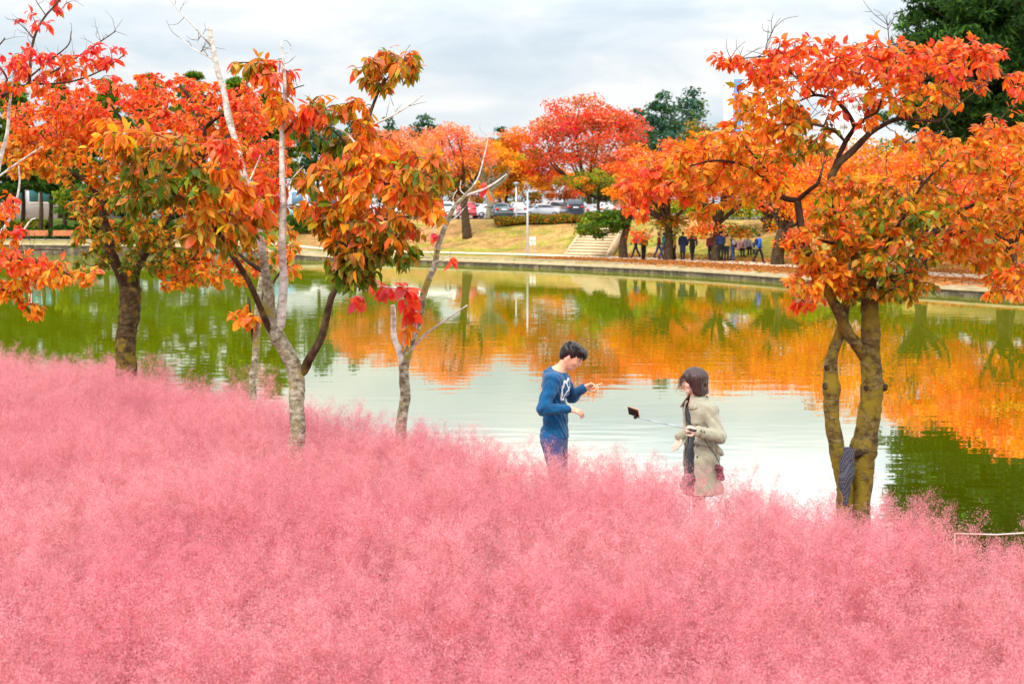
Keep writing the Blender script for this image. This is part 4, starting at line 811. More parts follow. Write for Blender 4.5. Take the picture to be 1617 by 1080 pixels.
far_tree(1720, 56, 190, 120, 370, 'orange', 19, 'orange path tree just outside the right edge', name='cherry_tree', nclump=90, per=80, leaf=.13, tr=.26)
far_tree(1320, 112, 235, 80, 330, 'redorange', 20, 'orange tree on the upper bank behind the path row', name='maple_tree', nclump=80, per=90, leaf=.17)
far_tree(1430, 104, 225, 85, 325, 'greenorange', 21, 'greenish tree on the upper bank under the tall pine', name='maple_tree', nclump=80, per=90, leaf=.16)
far_tree(1550, 98, 178, 80, 320, 'redorange', 22, 'brick red tree on the upper bank before the tall pine', name='maple_tree', nclump=90, per=90, leaf=.15)
far_tree(1660, 90, 190, 80, 320, 'maple', 23, 'deep red tree on the upper bank at the right edge', name='maple_tree', nclump=80, per=90, leaf=.15)
for i, (px, D, yt, rx, yb, pl, lb) in enumerate([(1090, 190, 188, 60, 300, 'greenorange', 'yellow green tree behind the path row'), (1180, 185, 205, 60, 305, 'orange', 'far orange tree below the white tower'), (1270, 175, 215, 60, 300, 'orange', 'far orange tree below the red lettered building')]):
    far_tree(px, D, yt, rx, yb, pl, 40 + i, lb, name='maple_tree', nclump=60, per=80, leaf=.24)
# a mixed belt of trees behind the lot
for i, (px, D, yt, rx, yb, pl, lb) in enumerate([(620, 205, 262, 48, 325, 'green', 'dark green tree low behind the salmon trees'), (690, 212, 268, 46, 328, 'greenorange', 'muted green tree behind the forked grey trunk'), (752, 207, 262, 46, 328, 'yellow', 'yellow tree low behind the lot lamp'), (820, 214, 262, 46, 326, 'greenorange', 'olive tree low behind the grey lamp head'), (885, 206, 266, 46, 326, 'orange', 'orange tree low behind the dark tall car'), (948, 213, 260, 46, 328, 'green', 'green tree low behind the stairs'), (1012, 208, 262, 46, 326, 'greenorange', 'olive tree behind the last white car'), (540, 208, 265, 50, 325, 'green', 'green tree right of the upright pale stem')]):
    far_tree(px, D, yt, rx, yb, pl, 130 + i, lb, name='park_tree', group='low trees closing the far side of the lot', nclump=60, per=70, leaf=.28)
# evergreens
pine(1530, 72, -70, 165, 232, 50, 'tall dark pine rising behind the orange crowns at top right', None, trunk_px=1600, tr=.34, tiers=16, leaf=.24, per=75, conic=.45, nb=13, pal='pinedark')
pine(1690, 76, -110, 150, 260, 51, 'dark pine behind the tall one, cut by the right edge', None, tr=.34, tiers=12, leaf=.28, per=50, pal='pinedark')
for i, (px, yt, rx) in enumerate([(-60, 122, 60), (20, 126, 50), (95, 128, 48), (165, 122, 50), (235, 112, 50), (305, 108, 50), (372, 118, 46), (425, 138, 44)]):
    pine(px, 150 + (i % 3) * 7, yt + 6, rx, 285, 60 + i, ['pine tip above the left edge of the red crown', 'leftmost inner pine behind the red leaf branches', 'pine behind the forked dark trunk, left side', 'pine straight above the dark forked trunk', 'pine with tip showing over the middle of the red crown', 'tallest of the pine tips over the red crown', 'pine beside the dead white stem', 'pine behind the upright pale stem'][i], 'pines behind the left trees', tr=.3, tiers=9, leaf=.5, per=34, nb=8, conic=.75, pal='green')
for i, (px, D, yt, rx, yb, lb) in enumerate([(500, 175, 172, 34, 300, 'bluish conifer right of the pale stem'), (553, 172, 186, 32, 300, 'bluish conifer behind the big drooping leaves'), (612, 180, 190, 34, 300, 'bluish conifer behind the forked twig'), (668, 190, 178, 26, 290, 'thin bluish conifer between salmon trees'), (790, 200, 200, 22, 290, 'small conifer tip left of the crimson maple'), (1045, 185, 150, 36, 290, 'bluish conifer right of the crimson maple'), (1090, 195, 138, 34, 290, 'tallest bluish conifer before the white tower'), (1010, 200, 168, 26, 290, 'conifer tip touching the crimson maple')]):
    far_tree(px, D, yt + 16, rx * 1.15, yb, 'teal', 180 + i, lb, name='conifer_tree', group='bluish conifers beyond the lot', nclump=60, per=42, leaf=.34, tr=.2, fork=False, lobes=[(px + 3, yt + 10, 7, 14, 'teal', 3), (px - 12, yt + 26, 8, 12, 'teal', 3), (px + 15, yt + 24, 8, 12, 'teal', 3)])
for i, px in enumerate([8, 34, 62, 78, 100]):     # dark trunks with green crowns over the left hedges
    pine(px, 140 + 2 * (i % 2), 225 + 12 * (i % 3), 30, 300, 95 + i, ['dark trunked pine', 'slanting dark trunked pine', 'middle pine', 'close pair pine', 'right pine'][i] + ' above the green hedge ' + ['at the left edge', 'left of the pale column', 'over the left bench', 'between the two benches', 'over the right bench'][i], 'small pines over the left hedge', tr=.26, tiers=5, leaf=.42, per=34, nb=8, conic=.3)
for i, (px, D, yt, rx, yb, pl) in enumerate([(130, 138, 290, 45, 345, 'green'), (200, 140, 280, 50, 345, 'pine'), (285, 141, 275, 55, 345, 'pine'), (370, 139, 285, 50, 345, 'green'), (-30, 139, 280, 50, 350, 'pine')]):
    far_tree(px, D, yt, rx, yb, pl, 110 + i, ['rounded green tree right of the benches', 'dark green tree behind the forked trunk', 'dark green tree behind the right half of the orange crown', 'mid green tree behind the drooping leaves', 'dark green tree at the left edge'][i], name='park_tree', group='green trees of the left park', nclump=50, per=70, leaf=.24)
# hedges
def row(p0, p1, D0, D1, n=8): return [(XY(p0 + (p1 - p0) * i / n, D0 + (D1 - D0) * i / n), D0 + (D1 - D0) * i / n) for i in range(n + 1)]
hedge('hedge', row(782, 925, 122, 118), 2.4, .78, 'hedge', 1, 'long brown green hedge along the edge of the car park', 14000, .13)
hedge('hedge', row(925, 985, 118, 115), 2.4, .9, 'green', 2, 'green hedge behind the top of the stairs', 8000, .13)
hedge('hedge', row(-40, 118, 137.5, 137.5), 1.6, 1.3, 'darkhedge', 3, 'dark green hedge just behind the two benches', 11000, .16)
hedge('hedge', row(-30, 75, 142, 142), 2.4, 1.8, 'yhedge', 4, 'yellow green hedge higher up behind the dark hedge', 9000, .16)
hedge('hedge', row(120, 430, 138, 135, 14), 2.0, 1.6, 'darkhedge', 5, 'dark hedge under the pines right of the benches', 18000, .18)
hedge('hedge', row(455, 560, 131, 130), 2.4, 1.7, 'darkhedge', 6, 'green hedge at the top of the brown slope', 9000, .15)
hedge('hedge', row(1010, 1330, 121, 106, 16), 2.6, 1.7, 'yhedge', 7, 'yellow green shrubs above the walkers', 16000, .14)
hedge('hedge', row(1330, 1750, 105, 80, 16), 2.6, 2.0, 'hedge', 8, 'mixed hedge on the upper bank at the right', 16000, .14)

# fallen leaves scattered over the bank on the right
def litter():
    rng = np.random.default_rng(77); n = 16000; q = resample(PATH_C, 900); q = q[(q[:, 0] > 5) & (q[:, 0] < 34)]; T = np.gradient(q, axis=0); T /= np.linalg.norm(T, axis=1)[:, None]; Nn = np.column_stack([-T[:, 1], T[:, 0]])
    i = rng.integers(0, len(q), n); off = rng.uniform(-6.0, 4.5, n); off = np.where((np.abs(off) < 1.7) & (rng.random(n) < .85), -2 - rng.random(n) * 3, off); p = q[i] + Nn[i] * off[:, None] + rng.normal(size=(n, 2)) * .2
    z = ground_z(p[:, 0], p[:, 1]); ok = z > .3; p, z = p[ok], z[ok]; pos = np.column_stack([p, z + .06]); c = np.array([(.42, .16, .035), (.50, .23, .06), (.32, .10, .025), (.55, .20, .04)])[rng.integers(0, 4, len(pos))]
    V, Fq, C = rhombs(pos, rng.uniform(.06, .15, len(pos)), rng, c, .25)
    tag(link('fallen_leaves', poly_mesh('fallen_leaves', V, [Fq], False, C), M_FLEAF), 'orange fallen leaves covering the bank under the path trees', 'leaves', kind='stuff')
litter()

# ---- stairs up to the lot
M_STEP = mat_noise('stair_stone', [(.3, (.66, .48, .27)), (.7, (.84, .65, .40))], 3, .9, .004); M_RISER = mat_noise('stair_edge_stone', [(.3, (.38, .27, .16)), (.7, (.54, .40, .25))], 4, .9, .004)
def stairs():
    A = PG(894, 404, .48); B = PG(955, 406, .48); c0 = (A + B) / 2; w = np.linalg.norm(B - A); side = (B - A) / w; d = np.array([.17, 1.0, 0]); d /= np.linalg.norm(d); ns = 14; run = 16.5
    root = empty('stone_stairs', (c0[0], c0[1], .46)); tag(root, 'wide tan stone stairs climbing from the path to the car park', 'stairs'); mb = MB(); mr_ = MB(); top = 3.02
    z1 = .0
    for i in range(ns):
        a = c0 + d * run * i / ns; b = c0 + d * run * (i + 1) / ns; z0_, z1 = 0, (top - .46) * (i + 1) / ns
        V = [np.r_[(a - side * w / 2)[:2] - c0[:2], -.4], np.r_[(a + side * w / 2)[:2] - c0[:2], -.4], np.r_[(b + side * w / 2)[:2] - c0[:2], -.4], np.r_[(b - side * w / 2)[:2] - c0[:2], -.4]]
        V += [np.r_[v[:2], z1 + .04] for v in V]; mb.add(V, [(0, 3, 2, 1), (4, 5, 6, 7), (0, 1, 5, 4), (1, 2, 6, 5), (2, 3, 7, 6), (3, 0, 4, 7)])
        e_ = .07; a2 = a - d * .03; V = []
        for zz in (z1 - .085, z1 + .0):
            for q in (a2 - side * w / 2, a2 + side * w / 2, a2 + d * .05 + side * w / 2, a2 + d * .05 - side * w / 2): V.append(np.r_[q[:2] - c0[:2], zz])
        mr_.add(V, [(0, 3, 2, 1), (4, 5, 6, 7), (0, 1, 5, 4), (1, 2, 6, 5), (2, 3, 7, 6), (3, 0, 4, 7)])
    mb.build('steps', M_STEP, root); mr_.build('risers', M_RISER, root)
    for s in (-1, 1):
        m2 = MB(); V = []
        for t, zz in ((0, .12), (1, top - .46 + .22)):
            for o_ in (w / 2 + .01, w / 2 + .30):
                for lo in (0, 1):
                    q = c0 + d * run * t + side * s * o_; V.append(np.r_[q[:2] - c0[:2], zz if lo else zz - .9])
        m2.add(V, [(0, 1, 3, 2), (4, 6, 7, 5), (0, 4, 5, 1), (2, 3, 7, 6), (1, 5, 7, 3), (0, 2, 6, 4)]); m2.build('side_kerb', M_RISER, root)
stairs()

# ---- lamps and sign
M_STEEL = mat_plain('galvanised_steel', (.45, .50, .54), .45, .5, .3); M_WHITE = mat_plain('white_paint', (.8, .8, .78), .5); M_DARK = mat_plain('dark_metal', (.03, .03, .035), .5); M_BLUE = mat_plain('blue_paint', (.06, .25, .60), .5)
b = PG(833, 402, .5); r_ = empty('street_lamp', (b[0], b[1], gz(b[0], b[1]))); tag(r_, 'slim grey street lamp with a short arm standing on the path edge', 'street lamp')
hh = (402 - 302) / (F / b[1])
MB().tube([[0, 0, -.1], [0, 0, hh * .5], [0, 0, hh]], [.085, .075, .06], 10).build('pole', M_STEEL, r_, True); MB().box((0, 0, .06), (.3, .3, .12), bev=.02).build('base', M_STEEL, r_)
MB().tube([[0, 0, hh - .06], [.22, 0, hh + .02]], [.045, .035], 8).build('arm', M_STEEL, r_); MB().box((.45, 0, hh + .03), (.52, .2, .07), bev=.03).build('lamp_head', M_STEEL, r_)
D2 = 131.0; x2 = XY(815, D2); r_ = empty('park_lamp', (x2, D2, gz(x2, D2))); tag(r_, 'white post lamp with round cap among the parked cars', 'park lamp'); hh = P(815, 290, D2)[2] - gz(x2, D2)
MB().tube([[0, 0, -.1], [0, 0, hh]], [.07, .05], 8).build('pole', M_WHITE, r_, True); MB().tube([[0, 0, hh - .25], [0, 0, hh - .05], [0, 0, hh + .0], [0, 0, hh + .12]], [.12, .2, .38, .05], 14).build('lamp_shade', M_STEEL, r_, True)
b = PG(841.5, 401, .5) + np.array([0, .8, 0]); z = gz(b[0], b[1]); r_ = empty('information_board', (b[0], b[1], z)); tag(r_, 'small pair of white notice panels beside the grey lamp', 'sign')
for s in (-1, 1):
    MB().tube([[s * .13, 0, -.1], [s * .13, 0, 1.25]], [.025, .025], 6).build('post', M_STEEL, r_)
    pn = MB().box((s * .13, -.04, .98), (.19, .03, .62), bev=.008).build('panel', M_WHITE, r_)
    MB().box((s * .13, -.059, 1.02), (.09, .004, .10)).build('notice', M_DARK, pn)

# ---- benches
M_SLAT = mat_noise('bench_wood', [(.3, (.50, .15, .06)), (.7, (.72, .28, .12))], 6, .6)
def bench(px, D, lab):
    x = XY(px, D); r_ = empty('park_bench', (x, D, gz(x, D)), R(3)); tag(r_, lab, 'bench', 'benches at the left promenade');
    bk = MB(); st = MB()
    for i in range(5): bk.box((0, .18 + i * .018, .50 + i * .095), (1.9, .03, .075), bev=.008)
    for i in range(5): st.box((0, -.32 + i * .1, .43), (1.9, .08, .035), bev=.008)
    bk.build('backrest', M_SLAT, r_); st.build('seat', M_SLAT, r_)
    for s in (-.75, .75): MB().box((s, -.3, .2), (.06, .06, .41)).box((s, .16, .2), (.06, .06, .41)).box((s, -.07, .39), (.06, .5, .04)).build('leg', M_DARK, r_)
    for s in (-.93, .93): MB().tube([[s, -.32, .42], [s, -.32, .62], [s, .15, .64]], [.02] * 3, 6).build('armrest', M_DARK, r_)
bench(58, 134, 'left one of two red brown slatted benches before the hedge'); bench(98, 134, 'right one of two red brown slatted benches before the hedge')

# ---- buildings
M_WALL = mat_noise('pale_render', [(.3, (.66, .68, .70)), (.7, (.78, .79, .80))], .3, .8); M_GLASS = mat_plain('blue_glass', (.12, .24, .36), .12, .8); M_TEAL = mat_plain('teal_glass', (.03, .22, .24), .15, .8); M_SIGNR = mat_plain('magenta_letters', (.75, .03, .14), .5)
def building(name, px0, px1, ytop, D, dep, label, wall, rows, cols, glass, z0=3.0):
    x0, x1 = XY(px0, D), XY(px1, D); zt = P(px0, ytop, D)[2]; r_ = empty(name, ((x0 + x1) / 2, D, z0)); tag(r_, label, 'building'); w = x1 - x0; h = zt - z0
    MB().box((0, dep / 2, h / 2), (w, dep, h)).build('wall', wall, r_); MB().box((0, dep / 2, h + .2), (w + .5, dep + .5, .4), bev=.1).build('roof', M_WALL, r_)
    for i in range(rows):
        for j in range(cols):
            cw, ch = w / cols, h / rows; f = MB().box((-w / 2 + (j + .5) * cw, -.02, (i + .55) * ch), (cw * .78, .2, ch * .55), bev=.03).build('window', M_WHITE, r_)
            MB().box((-w / 2 + (j + .5) * cw, -.13, (i + .55) * ch), (cw * .70, .04, ch * .47)).build('pane', glass, f)
    return r_, w, h
building('park_pavilion', -60, 128, 262, 176, 12, 'low white building with teal windows behind the left pines', M_WALL, 1, 9, M_TEAL)
building('long_building', 150, 560, 292, 190, 14, 'long pale building low behind the dark hedges and pines', M_WALL, 1, 16, M_GLASS)
r_, w, h = building('tower_building', 1156, 1250, 126, 420, 20, 'white tower with a blue side stripe above the trees', M_WALL, 15, 7, M_WALL)
MB().box((-w / 2 - .9, 3, h / 2), (1.6, 7, h + .8)).build('side_wall', M_WALL, r_); MB().box((-w / 2 + 1.0, -.35, h / 2), (2.2, .5, h * .995)).build('stripe', M_BLUE, r_)
r_, w, h = building('lettered_building', 1320, 1374, 148, 330, 18, 'pale building with magenta lettering glimpsed through the twin trunk tree', M_WALL, 6, 3, M_WALL)
rng_ = np.random.default_rng(5)
for i in range(6):
    m_ = MB(); cx_ = -w / 2 + .9 + i * 1.45; zz = h - 1.2
    m_.box((cx_ - .35, -.3, zz), (.18, .2, 1.1)).box((cx_, -.3, zz + .4 - .2 * (i % 3)), (.7, .2, .18)).box((cx_ + .2, -.3, zz - .35 + .2 * (i % 2)), (.6, .2, .18));
    if i % 2: m_.box((cx_ + .5, -.3, zz), (.2, .2, 1.2))
    m_.build('letter', M_SIGNR, r_)
# ---- cars
M_TYRE = mat_plain('tyre_rubber', (.02, .02, .02), .8); M_RIM = mat_plain('alloy_rim', (.5, .5, .52), .3, .5, .8); M_CGL = mat_plain('car_glass', (.04, .06, .08), .08, .9); M_RED = mat_plain('red_lamp', (.6, .02, .02), .3); M_CLR = mat_plain('clear_lamp', (.8, .8, .82), .2)
PAINT = {k: mat_plain('car_paint_' + k, c, .25, .6, 0, .8, .03) for k, c in dict(white=(.8, .81, .82), silver=(.55, .57, .6), dark=(.03, .04, .06), green=(.03, .07, .08), red=(.6, .02, .03), blue=(.25, .50, .75), grey=(.25, .27, .3)).items()}
PROF = {
 'sedan': (4.6, 1.46, [(-2.3, .35), (-2.28, .78), (-2.15, .98), (-1.55, 1.02), (-.95, 1.40), (-.3, 1.46), (.4, 1.42), (1.15, .99), (2.0, .86), (2.25, .7), (2.3, .38)], (-1.42, 1.0, -.88, 1.34, .38, 1.37, 1.02, 1.0)),
 'hatch': (4.1, 1.55, [(-2.05, .35), (-2.06, .9), (-1.95, 1.15), (-1.7, 1.48), (-.9, 1.55), (.2, 1.52), (.95, 1.06), (1.8, .9), (2.02, .7), (2.05, .38)], (-1.86, 1.08, -1.62, 1.43, .18, 1.46, .82, 1.06)),
 'suv': (4.6, 1.80, [(-2.3, .42), (-2.3, 1.1), (-2.2, 1.3), (-2.0, 1.74), (-1.2, 1.82), (.3, 1.78), (1.05, 1.22), (2.0, 1.08), (2.27, .85), (2.3, .45)], (-2.12, 1.22, -1.9, 1.68, .28, 1.71, .92, 1.22)),
}
def make_car(kind):
    Ln, H, prof, gl = PROF[kind]; W = .9; bel = gl[1]; NS = 26
    r_ = empty('parked_car', (0, 0, 0)); xs = np.linspace(prof[0][0], prof[-1][0], 40); px_ = [p[0] for p in prof]; pz = [p[1] for p in prof]
    for i in range(1, len(px_)):
        if px_[i] <= px_[i - 1]: px_[i] = px_[i - 1] + .01
    V = []; Fs = []; m = 14
    for i, x in enumerate(xs):
        zt = np.interp(x, px_, pz); zb = .24; endf = min(1, (1 - abs(x) / (Ln / 2 + .02)) * 6 + .80); ww = W * min(1, endf)
        for j in range(m):
            t = j / (m - 1); s = 2 * t - 1; a = abs(s)
            # cross section: floor edge, side, tumblehome, roof
            if a > .72: y = ww; z = zb + (min(zt, bel) - zb) * (1 - (a - .72) / .28) * .9;
            elif a > .45: u = (a - .45) / .27; y = (ww * .98) * u + ww * .76 * (1 - u) if zt > bel + .05 else ww * (.98 * u + .9 * (1 - u)); z = (min(zt, bel) - .0) * u * 1 + (zt - .035) * (1 - u); z = z if u < 1 else z
            else: y = (ww * .76 if zt > bel + .05 else ww * .9) * a / .45; z = zt - .035 * (a / .45) ** 2
            V.append((x, math.copysign(y, s), z))
    n = len(xs); Fs = [(i * m + j, i * m + j + 1, (i + 1) * m + j + 1, (i + 1) * m + j) for i in range(n - 1) for j in range(m - 1)]
    Fs += [tuple(range(m)), tuple((n - 1) * m + j for j in range(m)), tuple([i * m for i in range(n)] + [(n - 1 - i) * m + m - 1 for i in range(n)])]
    body = MB().add(V, Fs).build('body', PAINT['white'], r_, True)
    x0, z0, x1, z1, x2, z2, x3, z3 = gl
    def yat(z): return W * (.98 - .22 * max(0, (z - bel)) / (H - bel))
    for s in (-1, 1):
        g = MB(); pts = [(x0 + .12, z0 + .03), (x1 + .05, z1 - .05), (x2 - .05, z2 - .05), (x3 - .14, z3 + .03)]
        V = [(x, s * (yat(z) + .012 - .01), z) for x, z in pts] + [(x, s * (yat(z) - .03), z) for x, z in pts]; g.add(V, [(0, 1, 2, 3), (4, 7, 6, 5), (0, 4, 5, 1), (1, 5, 6, 2), (2, 6, 7, 3), (3, 7, 4, 0)]); g.build('side_window', M_CGL, r_)
    for nm, (xa, za, xb, zb), off in (('rear_window', (x0 - .06, z0 + .02, x1 - .09, z1 - .02), -1), ('windscreen', (x3 + .06, z3 + .02, x2 + .09, z2 - .02), 1)):
        xa += off * .035; xb += off * .035; V = [(xa, -W * .84, za), (xa, W * .84, za), (xb, W * .70, zb), (xb, -W * .70, zb)]; V += [(x - off * .05, y, z - .03) for x, y, z in V]
        MB().add(V, [(0, 1, 2, 3), (4, 7, 6, 5), (0, 4, 5, 1), (1, 5, 6, 2), (2, 6, 7, 3), (3, 7, 4, 0)]).build(nm, M_CGL, r_)
    zl = bel - .16
    for s in (-1, 1):
        MB().box((-Ln / 2 + .05, s * .66, zl), (.14, .36, .16), bev=.03).build('tail_light', M_RED, r_); MB().box((Ln / 2 - .14, s * .62, zl - .22), (.2, .36, .14), bev=.03).build('headlight', M_CLR, r_)
        MB().box((.62, s * (W + .07), bel + .06), (.12, .18, .13), bev=.03).build('mirror', M_DARK, r_)
        for xx in (-Ln * .30, Ln * .30):
            w_ = MB().tube([[xx, s * .70, .32], [xx, s * .92, .32]], [.32, .32], 20).build('wheel', M_TYRE, r_); MB().tube([[xx, s * .90, .32], [xx, s * .93, .32]], [.2, .18], 14).build('rim', M_RIM, w_)
    MB().box((-Ln / 2 - .005, 0, zl - .04), (.03, .5, .13), bev=.005).build('number_plate', M_WHITE, r_); MB().box((-Ln / 2 + .02, 0, .42), (.1, 1.6, .16), bev=.03).build('bumper', M_DARK, r_)
    MB().box((Ln / 2 - .01, 0, zl - .3), (.06, .8, .14), bev=.02).build('grille', M_DARK, r_)
    return r_
def copy_tree(o, parent=None):
    c = o.copy(); COL.objects.link(c); c.parent = parent
    for ch in list(o.children): copy_tree(ch, c)
    return c
CARS = [('sedan', 'green', 790, 135, 100, 'dark green sedan seen from behind next to the forked grey trunk'), ('hatch', 'red', 736, 136, 95, 'red car mostly hidden by the forked grey trunk'), ('hatch', 'white', 815, 140, 98, 'white hatchback with red tail lights left of the grey lamp'),
        ('sedan', 'white', 776, 148, 20, 'white sedan roof behind the dark green one'), ('sedan', 'silver', 850, 142, 205, 'silver car with its windscreen to the right of the grey lamp'), ('suv', 'white', 868, 150, 215, 'white tall car behind the silver one'),
        ('suv', 'dark', 903, 138, 97, 'dark tall off-road car seen from behind above the hedge'), ('sedan', 'silver', 930, 148, 100, 'silver car right of the dark tall one'), ('hatch', 'white', 955, 146, 95, 'white car with red lamps under the green tree'),
        ('hatch', 'white', 690, 134, 170, 'white car behind the nearly bare little tree'), ('sedan', 'white', 655, 138, 150, 'white sedan behind the lower drooping leaves'), ('hatch', 'grey', 752, 152, 60, 'grey car behind the white sedan roof'), ('sedan', 'dark', 805, 156, 10, 'dark blue car behind the white hatchback'),
        ('suv', 'blue', 428, 140, 10, 'light blue van between the two pale stems'), ('sedan', 'white', 478, 146, 170, 'white car right of the upright pale stem'), ('hatch', 'white', 1000, 150, 120, 'white car behind the orange crown by the stairs'), ('sedan', 'grey', 835, 158, 0, 'grey car farthest back behind the grey lamp')]
protos = {}
for i, (kd, pc, px, D, rz, lb) in enumerate(CARS):
    if kd not in protos: o = protos[kd] = make_car(kd);
    else: o = copy_tree(protos[kd])
    o.location = (XY(px, D), D, 3.07 if D > 128 else gz(XY(px, D), D) + .02); o.rotation_euler = (0, 0, R(rz)); tag(o, lb, 'car', 'cars parked above the bank')
    for ch in o.children:
        if ch.name.startswith('body'):
            ch.data = ch.data.copy(); ch.data.materials.clear(); ch.data.materials.append(PAINT[pc])
# ---- pale rope at the right edge of the grass
a, b2 = P(1508, 842, 9.5), P(1640, 840, 9.0)
r_ = empty('rope_fence', (a[0], a[1], gz(a[0], a[1]))); tag(r_, 'thin pale rope stretched low at the right edge of the pink grass', 'rope'); o_ = np.array(r_.location)
MB().tube([a - o_, (a + b2) / 2 - o_ + np.array([0, 0, -.012]), b2 - o_, P(1760, 850, 8.4) - o_], [.005] * 4, 7).build('rope', mat_plain('rope', (.8, .7, .6), .8), r_, True)
MB().tube([[0, 0, -.1], a - o_ + np.array([0, 0, .0])], [.005, .005], 8).build('post', mat_plain('stake', (.5, .36, .24), .8), r_)
# ------------------------------------------------------------------ people: smooth-blended bodies meshed on a grid
class Field:
    def __init__(s, lo, hi, h):
        s.lo = np.array(lo, float); s.h = h; s.n = np.ceil((np.array(hi) - s.lo) / h).astype(int) + 1
        s.f = np.full(s.n, .08, dtype=np.float32)
    def _sub(s, a, b):
        i0 = np.clip(np.floor((a - s.lo) / s.h).astype(int), 0, s.n); i1 = np.clip(np.ceil((b - s.lo) / s.h).astype(int) + 1, 0, s.n)
        if (i1 <= i0).any(): return None
        sl = tuple(slice(x, y) for x, y in zip(i0, i1)); g = np.meshgrid(*[s.lo[k] + s.h * np.arange(i0[k], i1[k]) for k in range(3)], indexing='ij', sparse=True)
        return sl, g
    def _mix(s, sl, d, k, op):
        f = s.f[sl]
        if op == 'add':
            if k > 0: hh = np.clip(.5 + .5 * (f - d) / k, 0, 1); s.f[sl] = f * (1 - hh) + d * hh - k * hh * (1 - hh)
            else: s.f[sl] = np.minimum(f, d)
        elif op == 'cut':
            if k > 0: hh = np.clip(.5 - .5 * (f + d) / k, 0, 1); s.f[sl] = f * (1 - hh) - d * hh + k * hh * (1 - hh)
            else: s.f[sl] = np.maximum(f, -d)
        else: s.f[sl] = np.maximum(f, d)
    def cap(s, a, b, ra, rb=None, k=.02, op='add'):
        rb = ra if rb is None else rb; a = np.array(a, float); b = np.array(b, float); m = max(ra, rb) + k + .08
        r = s._sub(np.minimum(a, b) - m, np.maximum(a, b) + m)
        if r is None: return s
        sl, (X, Y, Z) = r; d = b - a; l2 = d @ d + 1e-12; t = np.clip(((X - a[0]) * d[0] + (Y - a[1]) * d[1] + (Z - a[2]) * d[2]) / l2, 0, 1)
        dist = np.sqrt((X - a[0] - t * d[0]) ** 2 + (Y - a[1] - t * d[1]) ** 2 + (Z - a[2] - t * d[2]) ** 2) - (ra + (rb - ra) * t)
        s._mix(sl, dist, k, op); return s
    def ell(s, c, r, M=None, k=.03, op='add'):
        c = np.array(c, float); r = np.array(r, float); m = r.max() + k + .08; q = s._sub(c - m, c + m)
        if q is None: return s
        sl, (X, Y, Z) = q; X, Y, Z = X - c[0], Y - c[1], Z - c[2]
        if M is not None: X, Y, Z = M[0, 0] * X + M[1, 0] * Y + M[2, 0] * Z, M[0, 1] * X + M[1, 1] * Y + M[2, 1] * Z, M[0, 2] * X + M[1, 2] * Y + M[2, 2] * Z
        k0 = np.sqrt((X / r[0]) ** 2 + (Y / r[1]) ** 2 + (Z / r[2]) ** 2); k1 = np.sqrt((X / r[0] ** 2) ** 2 + (Y / r[1] ** 2) ** 2 + (Z / r[2] ** 2) ** 2) + 1e-9
        s._mix(sl, k0 * (k0 - 1) / k1, k, op); return s
    def plane(s, n, d, op='inter'):           # keep n.x < d
        X, Y, Z = np.meshgrid(*[s.lo[k] + s.h * np.arange(s.n[k]) for k in range(3)], indexing='ij', sparse=True)
        s.f = np.maximum(s.f, (n[0] * X + n[1] * Y + n[2] * Z - d).astype(np.float32)); return s
    def warp(s, fn):
        X, Y, Z = np.meshgrid(*[s.lo[k] + s.h * np.arange(s.n[k]) for k in range(3)], indexing='ij', sparse=True); s.f = s.f + fn(X, Y, Z).astype(np.float32); return s
    def mesh(s):
        f = s.f; ins = f < 0; n = np.array(f.shape)
        c = np.zeros(n - 1, np.int16)
        for dx in (0, 1):
            for dy in (0, 1):
                for dz in (0, 1): c += ins[dx:n[0] - 1 + dx, dy:n[1] - 1 + dy, dz:n[2] - 1 + dz]
        act = (c > 0) & (c < 8); idx = np.full(act.shape, -1, np.int64); cells = np.argwhere(act); idx[act] = np.arange(len(cells))
        acc = np.zeros((len(cells), 3)); cnt = np.zeros(len(cells)); cs = [(a, b, c_) for a in (0, 1) for b in (0, 1) for c_ in (0, 1)]
        def val(o): return f[cells[:, 0] + o[0], cells[:, 1] + o[1], cells[:, 2] + o[2]]
        for ax in range(3):
            for o in cs:
                if o[ax]: continue
                o2 = list(o); o2[ax] = 1; a, b = val(o), val(o2); m = (a < 0) != (b < 0); t = np.where(m, a / np.where(a == b, 1, a - b), 0)
                p = np.array(o, float) + np.zeros((len(cells), 3)); p[:, ax] += t; acc[m] += p[m]; cnt[m] += 1
        V = s.lo + s.h * (cells + acc / np.maximum(cnt, 1)[:, None]); Q = []
        for ax in range(3):
            b_, c_ = [(1, 2), (2, 0), (0, 1)][ax]; sa = [slice(None)] * 3; sb = [slice(None)] * 3; sa[ax] = slice(0, -1); sb[ax] = slice(1, None)
            A, B = ins[tuple(sa)], ins[tuple(sb)]; e = np.argwhere(A != B); e = e[(e[:, b_] > 0) & (e[:, c_] > 0) & (e[:, b_] < n[b_] - 1) & (e[:, c_] < n[c_] - 1)]
            q = []
            for db, dc in ((-1, -1), (0, -1), (0, 0), (-1, 0)):
                k = e.copy(); k[:, b_] += db; k[:, c_] += dc; q.append(idx[k[:, 0], k[:, 1], k[:, 2]])
            q = np.column_stack(q); fl = ~A[e[:, 0], e[:, 1], e[:, 2]]; q[fl] = q[fl][:, ::-1]; Q.append(q)
        Q = np.vstack(Q); Q = Q[(Q >= 0).all(1)]; return V, Q
def frame(fwd, up=(0, 0, 1)):
    f = unit(np.array(fwd, float)); s = unit(np.cross(np.array(up, float), f)); u = np.cross(f, s); return np.column_stack([f, s, u])   # columns forward, left, up
